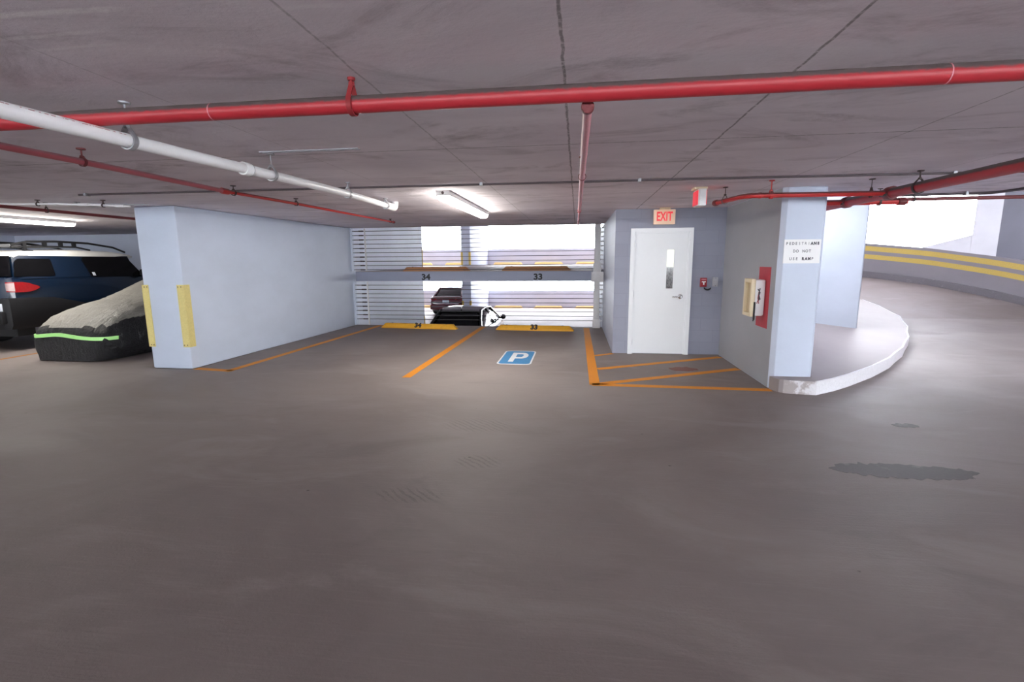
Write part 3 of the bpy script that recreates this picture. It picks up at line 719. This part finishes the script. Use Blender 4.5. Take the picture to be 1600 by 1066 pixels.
def wired_glass():
    m, nt, b = new_mat('wired_glass'); t = NT(nt)
    X, Y, Z = sep(t)
    f = t.noise(t.scaled((14, 14, 9)), 3, 5, .7)
    a = t.math('ADD', t.math('MULTIPLY', X, 80), t.math('MULTIPLY', Z, 80)); q = t.math('SUBTRACT', t.math('MULTIPLY', X, 80), t.math('MULTIPLY', Z, 80))
    w = t.math('MAXIMUM', t.ramp(t.math('ABSOLUTE', t.math('SUBTRACT', t.math('FRACT', a), .5)), .40, .47), t.ramp(t.math('ABSOLUTE', t.math('SUBTRACT', t.math('FRACT', q), .5)), .40, .47))
    c = t.mix(t.ramp(f, .35, .65), (.05, .05, .055), (.22, .22, .23))
    c = t.mix(t.math('MULTIPLY', w, .4), c, (.3, .3, .3))
    t.l(c, b.inputs['Base Color']); b.inputs['Roughness'].default_value = .1
    return m
M['wired'] = wired_glass()
M['paneglow'] = emit('glowing_upper_pane', (.80, .82, .70), .55)  # glow put into the pane in place of light from behind the door
m = MB(); m.box(gx0,gx1,y0+.006,y1-.004,gz0,1.43); g = m.build('glass_pane', M['wired'], LF); g['label'] = 'wired glass'
m = MB(); m.box(gx0,gx1,y0+.006,y1-.004,1.43,gz1); g = m.build('glass_pane', M['paneglow'], LF); g['label'] = 'bright upper half of the wired glass'
m = MB()
for a, b_, c, d in ((gx0-.012,gx0,gz0-.012,gz1+.012),(gx1,gx1+.012,gz0-.012,gz1+.012),(gx0,gx1,gz0-.012,gz0),(gx0,gx1,gz1,gz1+.012)): m.box(a,b_,y0-.004,y0,c,d)
m.build('glazing_trim', M['door'], LF)
m = MB(); hx, hz = 1.655, .955
m.lathe([(.038,0),(.038,-.012),(.022,-.016),(.016,-.055)], (hx, y0, hz), 'y', 20)
m.tube([(hx,y0-.05,hz),(hx-.03,y0-.055,hz),(hx-.13,y0-.05,hz-.004)], [.014,.013,.009], 12)
m.build('lever_handle', M['chrome'], LF)
for z in (.2, 1.0, 1.8):
    m = MB(); m.tube([(.916,DY-.034,z-.05),(.916,DY-.034,z+.05)], .009, 8); m.build('hinge', M['door'], DR)

# ---------------------------------------------------------------- signs and wall devices
ES = thing('exit_sign', 'lit EXIT sign with red letters hung above the white door', 'exit sign', (1.335, 8.13, CZ))
m = MB(); m.box(1.175,1.50,8.10,8.16,2.095,2.32); m.build('sign_box', M['exitbg'], ES, bevel=.006)
m = MB(); m.box(1.265,1.42,8.08,8.18,2.32,CZ); o = m.build('canopy', M['cream'], ES, bevel=.004)
text_mb('EXIT', .19, lambda a, b_, c: (1.335+a, 8.10-c-.0005, 2.208+b_), .004, .006, .60, 1.05).build('letters', M['exitred'], ES)
AL = thing('exit_sign', 'red and white box sign hung edge-on from the ceiling left of the red elbow pipe', 'exit sign', (1.34, 5.98, CZ))
m = MB(); m.box(1.325,1.41,5.86,6.12,2.14,2.325); m.build('sign_box', M['white'], AL, bevel=.008)
m = MB(); m.box(1.317,1.325,5.875,6.105,2.155,2.31); m.box(1.41,1.418,5.875,6.105,2.155,2.31); m.build('red_face', M['redface'], AL)
m = MB(); m.box(1.29,1.43,5.90,6.08,2.325,CZ); m.build('canopy', M['cream'], AL, bevel=.004)
m = MB()
for i in range(5): m.box(1.34,1.395,5.853,5.861,2.16+i*.032,2.18+i*.032)
m.build('end_ribs', M['white'], AL)
NS = thing('notice_sign', 'white notice reading pedestrians do not use ramp on the wall end', 'sign', (2.545, 6.1, 1.5))
m = MB(); m.box(2.352,2.745,6.088,6.099,1.495,1.765); m.build('board', M['signplate'], NS)
for txt, z, cut, xo in (('PEDESTRIANS', 1.718, 8, 0), ('DO NOT', 1.632, 3, 0), ('USE RAMP', 1.545, 0, 0)):
    k = len(txt); adv = .0335
    for i, ch in enumerate(txt):
        if ch == ' ': continue
        dark = (txt == 'PEDESTRIANS' and i >= 8) or (txt == 'USE RAMP' and i >= 4 and i < 7)
        mid = txt != 'PEDESTRIANS' or i < 4
        x = 2.548+(i-(k-1)/2)*adv
        text_mb(ch, .042, lambda a, b_, c, x=x, z=z: (x+a, 6.088-c-.0004, z+b_), .001, .0028 if dark else (.0012 if mid else .0002), .9).build('letter', M['ink_dk'] if dark else M['ink_lt'], NS)
# red painted panel + extinguisher cabinet
m = MB(); m.prism([(2.307,6.30),(2.3098,6.30),(2.3098,6.68),(2.307,6.68)], .70, 1.45)
o = m.build('red_panel', M['redpaint'], WA); o['label'] = 'red painted panel behind the extinguisher cabinet'
EC = thing('extinguisher_cabinet', 'white fire extinguisher cabinet with cream front on the red panel', 'extinguisher cabinet', (2.307, 6.6, .84))
m = MB(); m.box(2.185,2.306,6.42,6.68,.845,1.295); m.build('body', M['white'], EC, bevel=.02)
m = MB()
x0, x1 = 2.135, 2.185
m.box(x0,x1,6.405,6.455,.835,1.305); m.box(x0,x1,6.65,6.695,.835,1.305); m.box(x0,x1,6.455,6.65,.835,.885); m.box(x0,x1,6.455,6.65,1.255,1.305)
fr = m.build('front_frame', M['cream'], EC, bevel=.010)
m = MB(); m.box(2.172,2.180,6.455,6.65,.885,1.255); m.build('front_pane', M['tan'], EC)
m = MB()
for p in ([(2.215,6.416,1.18),(2.24,6.41,1.14),(2.225,6.41,1.08),(2.235,6.414,1.04)], [(2.24,6.416,1.19),(2.225,6.408,1.12),(2.245,6.41,1.05)]): m.tube(p, .006, 6)
m.build('seal_cord', M['ink_dk'], EC)
m = MB(); m.tube([(2.228,6.414,1.15),(2.218,6.406,1.07),(2.232,6.41,1.0)], .005, 6); m.tube([(2.22,6.41,1.04),(2.21,6.41,1.0)], .004, 6); m.build('red_tag', M['red_station'], EC)
m = MB(); m.box(2.172,2.192,6.392,6.408,.80,1.02); m.tube([(2.182,6.40,.82),(2.176,6.40,.78)], .007, 8); m.build('break_bar', M['rubber'], EC, bevel=.003)
PSN = thing('fire_alarm_station', 'small red fire alarm pull station beside the door', 'fire alarm', (2.005, DY, 1.10))
m = MB(); m.box(1.955,2.055,DY-.05,DY,1.11,1.255); m.build('body', M['red_station'], PSN, bevel=.006)
m = MB(); m.box(1.975,2.035,DY-.058,DY-.05,1.185,1.2); m.box(1.995,2.015,DY-.058,DY-.05,1.145,1.185); m.build('pull_handle', M['signplate'], PSN)
m = MB(); m.box(1.968,2.042,DY-.052,DY-.05,1.222,1.24); m.build('label_strip', M['pinkpipe'], PSN)
m = MB(); m.tube(bend((2.0,DY-.03,1.11),(2.07,DY-.04,1.04),(2.15,DY-.03,1.12),.07,10), .010, 10)
pth = bend((2.0,DY-.03,1.11),(2.07,DY-.04,1.04),(2.15,DY-.03,1.12),.07,14)
for p in pth: m.lathe([(.013,-.003),(.013,.003)], p, 'x', 10)
m.build('flex_conduit', M['rubber'], PSN)
JB = thing('junction_box', 'small grey junction box right of the red alarm station', 'junction box', (2.185, DY, 1.12))
m = MB(); m.box(2.145,2.225,DY-.05,DY,1.115,1.265); m.build('box', M['steel'], JB, bevel=.004)
m = MB(); m.box(2.150,2.220,DY-.054,DY-.05,1.12,1.26); c = m.build('cover', M['pvcring'], JB)
m = MB()
for z in (1.13, 1.25): m.lathe([(.005,0),(.005,-.003)], (2.185,DY-.054,z), 'y', 8)
m.build('screws', M['hangdark'], c)

# ---------------------------------------------------------------- vehicles
def paint(name, col, rough=.25, coat=.6): return plain(name, col, rough, 0, .5, .05, 3, coat=coat)
M['suvblue'] = paint('blue_car_paint', (.0035, .011, .029), .25, .4); M['suvwhite'] = paint('white_car_paint', (.80, .79, .76), .3)
M['blackpl'] = plain('black_plastic', (.011, .011, .013), .5, 0, .3); M['carblack'] = paint('black_car_paint', (.008, .008, .010), .2, .4); M['maroon'] = paint('maroon_car_paint', (.10, .012, .02), .22)
M['lampred'] = plain('red_lens', (.26, .008, .012), .15, var=.25, scale=40); M['lampwhite'] = plain('clear_lens', (.42, .30, .30), .2, var=.2, scale=50)
M['plate'] = plain('plate_white', (.62, .66, .74), .4, var=.1, scale=40); M['plateink'] = plain('plate_ink', (.10, .16, .32), .5)
def wheel(root, x, y, z, r, w, side):
    m = MB(); m.lathe([(r*.6,-w/2),(r*.93,-w/2),(r,-w*.32),(r,w*.32),(r*.93,w/2),(r*.6,w/2)], (x,y,z+r), 'x', 32); wv = m.build('wheel', M['rubber'], root)
    m = MB(); s = side*w/2
    m.lathe([(r*.62,s*.6),(r*.62,s*1.02),(r*.55,s*.8),(r*.15,s*.85),(r*.12,s*1.0),(.01,s*1.0)], (x,y,z+r), 'x', 24); m.build('rim', M['steel'], wv)
def profile(cx, y, hw, pts, z0=0):
    """mirror a half section (fraction of half width, z) into a closed loop"""
    L = [(cx+hw*u, y, z0+z) for u, z in pts]; Rr = [(cx-hw*u, y, z0+z) for u, z in reversed(pts)]
    return L+Rr
# --- blue off-roader
SX = -10.85
SV = thing('off_road_car', 'blue off-road car with white roof and roof rack in the left bay', 'car', (SX, 9.6, 0))
def lower(y, hw, zt, zb=.42): return profile(SX, y, hw, [(.30,zb),(.94,zb),(1.0,zb+.1),(1.0,.75),(.995,zt-.12),(.965,zt)])
rings = [lower(7.46,.86,1.30),lower(7.50,.92,1.32),lower(7.62,.945,1.325),lower(8.3,.95,1.325),lower(9.4,.95,1.31),lower(10.35,.95,1.26),lower(10.5,.945,1.18),lower(11.3,.94,1.12),lower(11.75,.91,1.05),lower(11.9,.84,.95)]
m = MB(); m.loft(rings); BODY = m.build('body', M['suvblue'], SV, smooth=40)
def xside(z): return .925-(z-1.32)/.40*.10
cab = []
for y, dz in ((7.55,0),(7.66,.0),(9.0,0),(10.0,0)):
    ins = .05 if y == 7.55 else 0
    cab.append([(SX+s*(xside(z)-ins), y+(z-1.3)*.22*(1 if y < 8 else -1.1 if y > 9.9 else 0), z) for s, z in ((1,1.29),(1,1.5),(1,1.71),(-1,1.71),(-1,1.5),(-1,1.29))])
m = MB(); m.loft(cab); m.build('cabin', M['suvblue'], SV, smooth=40)
rf = []
for y, hw, z0, z1 in ((7.60,.76,1.70,1.745),(7.66,.815,1.67,1.77),(7.9,.835,1.665,1.80),(8.8,.84,1.665,1.83),(9.6,.84,1.665,1.81),(10.0,.82,1.67,1.76),(10.1,.76,1.69,1.73)):
    rf.append(profile(SX, y, hw, [(.98,z0),(1.0,(z0+z1)/2),(.95,z1-.02),(.8,z1),(.4,z1+.012)]))
m = MB(); m.loft(rf); m.build('roof', M['suvwhite'], SV, smooth=50)
def side_panel(pts, out=.006, s=1, th=.012):
    """pts: (y,z) polygon laid on the cabin side"""
    P = [(SX+s*(xside(z)+out), y, z) for y, z in pts]; mb = MB(); mb.slab(P, (-s*th, 0, 0)); return mb
for s in (1, -1):
    side_panel([(7.53,1.335),(8.20,1.325),(8.235,1.35),(8.24,1.63),(8.22,1.65),(7.68,1.65),(7.62,1.6)], s=s).build('quarter_window', M['glass_dk'], SV)
    w = side_panel([(8.93,1.29),(10.16,1.27),(9.86,1.69),(8.92,1.69),(8.85,1.67),(8.84,1.62)], s=s).build('side_window', M['glass_dk'], SV)
    if s == 1:
        st = side_panel([(8.97,1.31),(9.03,1.31),(9.02,1.38),(8.96,1.38)], .008).build('window_sticker', M['plate'], w)
m = MB(); m.slab([(SX-.72,7.50,1.34),(SX+.86,7.50,1.34),(SX+.77,7.585,1.70),(SX-.66,7.585,1.70)], (0,.03,0)); m.build('rear_window', M['glass_dk'], SV)
m = MB(); m.slab([(SX-.78,7.50,1.0),(SX+.82,7.50,1.0),(SX+.82,7.455,1.32),(SX-.78,7.455,1.32)], (0,.03,0)); m.build('rear_door', M['suvblue'], SV, bevel=.008)
for s in (1, -1):
    rg = []; rg2 = []
    for y, hw, a, b_ in ((7.452,.80,1.065,1.235),(7.458,.865,1.06,1.238),(7.50,.925,1.055,1.24),(7.62,.95,1.055,1.235),(7.72,.955,1.06,1.215),(7.80,.956,1.08,1.18),(7.86,.956,1.105,1.16),(7.89,.955,1.125,1.14)):
        rg.append([(SX+s*(hw+.012),y-.004,a),(SX+s*(hw+.012),y-.004,b_),(SX+s*(hw-.04),y+.03,b_),(SX+s*(hw-.04),y+.03,a)])
        if y < 7.6: rg2.append([(SX+s*(hw+.017),y-.009,a+.02),(SX+s*(hw+.017),y-.009,b_-.02),(SX+s*hw,y+.0,b_-.02),(SX+s*hw,y+.0,a+.02)])
    m = MB(); m.loft(rg); m2 = m.build('tail_light', M['lampred'], SV)
    m = MB(); m.loft(rg2); m.build('reversing_lens', M['lampwhite'], m2)
cl = []
for y, hw, zt in ((7.34,.84,.93),(7.38,.93,.955),(7.6,.965,.955),(8.12,.968,.93),(9.0,.966,.70),(10.2,.966,.70),(10.6,.968,.92),(11.7,.95,.92),(12.0,.86,.85)):
    cl.append(profile(SX, y, hw, [(.3,.40),(.95,.40),(1.0,.48),(1.0,zt-.05),(.985,zt)]))
m = MB(); m.loft(cl); m.build('lower_cladding', M['blackpl'], SV, smooth=40)
m = MB(); m.box(SX-.84,SX+.86,7.27,7.40,.50,.73); m.build('rear_bumper', M['blackpl'], SV, bevel=.03)
m = MB(); m.box(SX+.5,SX+.83,7.325,7.336,.71,.865); pl_ = m.build('licence_plate', M['plate'], SV, bevel=.004); pl_['label'] = 'white and blue licence plate'
m = MB()
for x in (.60,.65,.70,.76): m.box(SX+x,SX+x+.026,7.321,7.326,.755,.82)
m.build('plate_marks', M['plateink'], pl_)
m = MB(); m.box(SX-.7,SX+.7,7.6,7.9,.24,.45); m.tube([(SX-.8,8.35,.4),(SX+.8,8.35,.4)], .06, 10); m.build('underbody', M['rubber'], SV)
m = MB(); m.lathe([(.30,-.1),(.37,-.1),(.38,0),(.37,.1),(.30,.1),(.05,.1)], (SX-.15, 7.30, 1.0), 'y', 32); m.build('spare_wheel', M['rubber'], SV)
for y in (8.4, 11.1):
    for s in (1, -1): wheel(SV, SX+s*.83, y, 0, .39, .26, s)
for s in (1, -1):
    RK = MB(); x = SX+s*.70
    RK.tube([(x,7.72,1.90),(x,8.0,1.965),(x,8.5,1.985),(x,9.15,1.97),(x,9.7,1.90),(x,9.98,1.80)], .021, 10)
    RK.tube([(x,7.72,1.865),(x,8.0,1.875),(x,8.5,1.885),(x,8.9,1.885),(x,9.18,1.83)], .017, 8)
    for y, a, b_ in ((7.94,1.80,1.96),(8.3,1.87,1.975),(8.6,1.875,1.98),(8.86,1.88,1.975)): RK.box(x-.022,x+.022,y-.03,y+.03,a,b_)
    RK.box(x-.03,x+.03,7.92,8.06,1.79,1.81)
    RK.build('roof_rail', M['blackpl'], SV)
m = MB()
for y in (7.74,8.0,8.3,8.6,8.9): m.tube([(SX-.7,y,1.89),(SX+.7,y,1.89)], .014, 8)
m.tube([(SX-.7,7.72,1.90),(SX+.7,7.72,1.90)], .016, 8); m.build('rack_crossbars', M['steel'], SV)
for s in (1, -1):
    m = MB(); m.box(SX+s*.95-.02, SX+s*1.1+.02, 10.05, 10.18, 1.28, 1.42) if s > 0 else m.box(SX-1.12, SX-.93, 10.05, 10.18, 1.28, 1.42); m.build('door_mirror', M['blackpl'], SV, bevel=.03)
    m = MB(); m.lathe([(.10,0),(.10,.03),(.02,.05)], (SX+s*.62, 11.9, .88), 'y', 20); m.build('headlight', M['lampwhite'], SV)

# --- car under a fitted cover
KX = -8.10
CC = thing('covered_car', 'car under a black fitted cover with a green reflective stripe', 'covered car', (KX, 9.0, 0))
prof = [(6.70,.48,.40),(6.71,.57,.50),(6.735,.635,.545),(6.78,.68,.585),(6.86,.72,.65),(7.0,.755,.735),(7.2,.775,.805),(7.45,.79,.87),(7.75,.80,.93),(7.92,.80,.97),(8.1,.80,1.03),(8.35,.80,1.12),(8.6,.80,1.22),(8.9,.80,1.31),(9.3,.80,1.39),(9.9,.80,1.42),(10.4,.80,1.36),(10.8,.78,1.18),(11.05,.76,1.02),(11.25,.71,.92),(11.35,.62,.8),(11.38,.5,.6)]
pp = []
for i in range(len(prof)-1):
    k_ = 1 if i < 4 else 5
    for q in range(k_): pp.append(tuple(a+(b_-a)*q/k_ for a, b_ in zip(prof[i], prof[i+1])))
prof = pp+[prof[-1]]
NP = 96; rings = []; splits = []
for y, w, h in prof:
    r_ = []
    for j in range(NP+1):
        a = PI*j/NP; c, s = math.cos(a), math.sin(a)
        p = .46
        u = w*math.copysign(abs(c)**p, c); z = h*abs(s)**(.55 if y < 8 else .60)
        if z < .30: u *= .86+.14*(z/.30)**.7            # drawn in under the sills
        sag = math.sin(y*19+u*6+2.5*noise.noise((u*2, y*2, z)))
        fold = .014*noise.noise((u*3+y*7, y*6, z*3))+.012*noise.noise((u*11, y*11, z*2+5))+(.006*sag if y > 6.9 and z < .6 else 0)
        vert = .022*noise.noise((u*14, 3, z*1.1))+.010*noise.noise((u*30, 7, z*1.6)) if y < 7 else 0
        r_.append((KX+u*(1+fold*1.2), y+vert, max(.015, z*(1+.5*fold))))
    rings.append(r_)
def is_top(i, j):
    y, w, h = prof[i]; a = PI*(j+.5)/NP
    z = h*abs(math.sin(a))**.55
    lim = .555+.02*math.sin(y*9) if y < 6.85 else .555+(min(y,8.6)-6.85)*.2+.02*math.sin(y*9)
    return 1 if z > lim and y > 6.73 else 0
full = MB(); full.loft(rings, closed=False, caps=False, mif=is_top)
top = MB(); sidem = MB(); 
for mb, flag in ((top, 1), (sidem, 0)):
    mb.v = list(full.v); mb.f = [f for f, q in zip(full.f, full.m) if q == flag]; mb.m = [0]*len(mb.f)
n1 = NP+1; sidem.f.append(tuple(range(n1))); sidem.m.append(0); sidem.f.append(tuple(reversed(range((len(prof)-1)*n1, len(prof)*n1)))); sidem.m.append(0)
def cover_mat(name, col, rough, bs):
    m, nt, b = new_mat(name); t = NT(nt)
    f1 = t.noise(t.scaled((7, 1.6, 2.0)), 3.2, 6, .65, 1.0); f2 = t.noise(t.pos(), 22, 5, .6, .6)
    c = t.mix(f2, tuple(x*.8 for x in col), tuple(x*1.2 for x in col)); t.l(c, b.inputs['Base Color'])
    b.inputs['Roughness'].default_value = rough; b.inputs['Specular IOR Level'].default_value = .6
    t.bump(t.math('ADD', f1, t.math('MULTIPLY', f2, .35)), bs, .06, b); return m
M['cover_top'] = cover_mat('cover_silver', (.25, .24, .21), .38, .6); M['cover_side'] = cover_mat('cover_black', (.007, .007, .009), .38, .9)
def drop_loose(o):
    bm = bmesh.new(); bm.from_mesh(o.data)
    bmesh.ops.delete(bm, geom=[v for v in bm.verts if not v.link_faces], context='VERTS'); bm.to_mesh(o.data); bm.free()
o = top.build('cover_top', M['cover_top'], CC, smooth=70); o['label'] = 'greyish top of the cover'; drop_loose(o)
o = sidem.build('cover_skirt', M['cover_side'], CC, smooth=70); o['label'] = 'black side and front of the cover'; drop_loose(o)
# reflective strip follows the front of the cover
def front_y(u, z):
    """front surface depth at lateral u, height z (interpolated from the rings)"""
    best = None
    for i, (y, w, h) in enumerate(prof[:20]):
        if z <= h:
            s = (z/h)**(1/.55); c = math.sqrt(max(0, 1-min(1, s)**2)); uu = w*c**.46
            if abs(u) <= uu: return y
    return 7.0
def front_pt(u, z):
    pv = None
    for i in range(len(prof)-1):
        def hw(k):
            y, w, h = prof[k]
            if z > h: return 0
            s = (z/h)**(1/.55); return w*math.sqrt(max(0, 1-s*s))**.46
        a, b_ = hw(i), hw(i+1)
        if a >= abs(u): return prof[0][0]-.002
        if b_ >= abs(u) and b_ > a:
            t = (abs(u)-a)/(b_-a); return prof[i][0]*(1-t)+prof[i+1][0]*t
    return 7.0
us = [-.715+i*(1.44/40) for i in range(41)]
rg = []
for u in us:
    zc = .40+.035*math.exp(-((u+.12)/.3)**2)-.035*max(0, (u+.1)/.86)
    y = front_pt(u, zc)
    rg.append([(KX+u*1.004, y-.016, zc-.028), (KX+u*1.004, y-.016, zc+.028), (KX+u*.99, y+.02, zc+.028), (KX+u*.99, y+.02, zc-.028)])
m = MB(); m.loft(rg); M['reflect'] = emit('lime_reflective_glow', (.36, .70, .24), .2)  # slight glow in the strip's colour stands in for reflected light
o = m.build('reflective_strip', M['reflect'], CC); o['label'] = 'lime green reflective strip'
m = MB(); m.tube([(KX-.68,6.95,.10),(KX-.55,6.76,.08),(KX,6.72,.07),(KX+.55,6.76,.08),(KX+.70,7.0,.10)], .012, 8); m.build('hem', M['black'], CC)

# --- sedans on the lower deck
def sedan(cx, y0, zf, mat, label, hgt=1.44):
    root = thing('parked_car', label, 'car', (cx, y0+2.3, zf), 'cars on the lower deck')
    def sec(y, hw, zt, zb=.24): return profile(cx, y0+y, hw, [(.3,zb),(.90,zb),(.98,zb+.12),(1.0,.55),(.985,zt-.12),(.93,zt-.03),(.78,zt)], zf)
    m = MB(); m.loft([sec(0,.74,.78,.36),sec(.03,.82,.90,.3),sec(.12,.87,.97),(sec(.5,.90,1.0)),sec(1.2,.91,.98),sec(2.4,.91,.95),sec(3.3,.91,.95),sec(3.9,.89,.88),sec(4.4,.83,.76),sec(4.6,.70,.62,.3)])
    m.build('body', mat, root, smooth=45)
    def cs(y, hb, ht, zb, zt): return profile(cx, y0+y, 1, [(hb,zb),(hb*.55+ht*.45,zb+(zt-zb)*.55),(ht,zt-.03),(ht*.85,zt)], zf)
    H = hgt
    m = MB(); m.loft([cs(.42,.74,.72,.96,1.0),cs(.75,.78,.64,.96,1.20),cs(1.15,.80,.60,.95,H-.045),cs(1.6,.80,.585,.95,H-.012),cs(2.3,.80,.585,.95,H-.012),cs(2.75,.80,.60,.95,H-.075),cs(3.2,.79,.66,.93,1.17),cs(3.65,.77,.73,.92,.97)])
    m.build('cabin_glass', M['glass_dk'], root, smooth=45)
    m = MB(); rr = []
    for y, hw, z in ((1.08,.585,H-.055),(1.3,.60,H-.02),(1.9,.605,H),(2.5,.60,H-.022),(2.75,.59,H-.06)):
        rr.append(profile(cx, y0+y, hw, [(1.0,z-.035),(.98,z-.005),(.8,z+.004),(.4,z+.012)], zf))
    m.loft(rr); m.build('roof', mat, root, smooth=50)
    for s in (1, -1):
        m = MB(); m.tube([(cx+s*.76,y0+.38,zf+.97),(cx+s*.67,y0+.76,zf+1.21),(cx+s*.60,y0+1.2,zf+H-.045)], .045, 8); m.tube([(cx+s*.605,y0+2.7,zf+H-.07),(cx+s*.68,y0+3.2,zf+1.17),(cx+s*.76,y0+3.68,zf+.97)], .03, 8); m.tube([(cx+s*.60,y0+1.15,zf+H-.05),(cx+s*.605,y0+1.9,zf+H-.025),(cx+s*.605,y0+2.7,zf+H-.07)], .03, 8)
        m.build('pillars', mat, root)
        m = MB(); m.tube([(cx+s*.795,y0+2.05,zf+.95),(cx+s*.70,y0+2.03,zf+1.2),(cx+s*.60,y0+2.0,zf+H-.03)], .022, 8); m.build('door_pillar', M['black'], root)
        m = MB(); m.lathe([(.02,0),(.075,.02),(.085,.07),(.06,.12),(.01,.135)], (cx+s*.99, y0+3.02, zf+1.02), 'y', 14); m.tube([(cx+s*.82,y0+3.08,zf+.98),(cx+s*.96,y0+3.07,zf+1.0)], .025, 8); m.build('door_mirror', mat, root)
        m = MB(); m.slab([(cx+s*.50,y0-.01,zf+.83),(cx+s*.80,y0+.02,zf+.80),(cx+s*.86,y0+.10,zf+.86),(cx+s*.84,y0+.10,zf+.93),(cx+s*.52,y0-.01,zf+.90)], (0,.06,0)); m.build('tail_light', M['lampred'], root)
        m = MB(); m.box(cx+s*.66-.08, cx+s*.66+.08, y0-.02, y0+.06, zf+.42, zf+.50); m.build('reflector', M['lampred'], root)
        for y in (.85, 3.65): wheel(root, cx+s*.80, y0+y, zf, .32, .21, s)
    m = MB(); m.box(cx-.17, cx+.17, y0-.03, y0+.03, zf+.66, zf+.80); pl = m.build('licence_plate', M['plate'], root)
    m = MB(); m.box(cx-.86, cx+.86, y0-.05, y0+.3, zf+.3, zf+.58); m.build('rear_bumper', mat, root, bevel=.05)
    m = MB(); m.slab([(cx-.015,y0+1.25,zf+H+.005),(cx+.015,y0+1.25,zf+H+.005),(cx+.008,y0+1.22,zf+H+.06),(cx-.008,y0+1.22,zf+H+.06)], (0,.06,0)); m.build('roof_fin', mat, root)
    return root
sedan(-3.42, 12.95, -1.31, M['carblack'], 'black sedan on the lower deck just beyond the near floor edge', 1.46)
sedan(-6.93, 25.35, -1.31, M['maroon'], 'dark maroon sedan on the lower deck by the far parapet', 1.46)

# ---------------------------------------------------------------- light
W = bpy.data.worlds.new('daylight'); S.world = W; W.use_nodes = True
bg = W.node_tree.nodes['Background']; bg.inputs[0].default_value = (.90, .95, 1.0, 1); bg.inputs[1].default_value = 14.5

# ---------------------------------------------------------------- camera
cd = bpy.data.cameras.new('camera'); cam = bpy.data.objects.new('camera', cd); COL.objects.link(cam)
cd.sensor_width = 36; cd.sensor_fit = 'HORIZONTAL'; cd.lens = 764.15*36/1600; cd.clip_start = .05; cd.clip_end = 300
pit, yaw, rol = .16296, .13294, -.0075
fw = Vector((-math.sin(yaw)*math.cos(pit), math.cos(yaw)*math.cos(pit), -math.sin(pit)))
ri = Vector((math.cos(yaw), math.sin(yaw), 0)); upv = ri.cross(fw)
r2 = math.cos(rol)*ri+math.sin(rol)*upv; u2 = -math.sin(rol)*ri+math.cos(rol)*upv
from mathutils import Matrix
R3 = Matrix((r2, u2, -fw)).transposed()
cam.matrix_world = Matrix.Translation((0, 0, 1.55)) @ R3.to_4x4()
S.camera = cam

S.view_settings.view_transform = 'Standard'; S.view_settings.look = 'None'; S.view_settings.gamma = 1
S.view_settings.use_curve_mapping = False; S.view_settings.exposure = 0.48
S.cycles.use_denoising = True
S.cycles.max_bounces = 14; S.cycles.diffuse_bounces = 10; S.cycles.glossy_bounces = 4
S.cycles.sample_clamp_indirect = 8
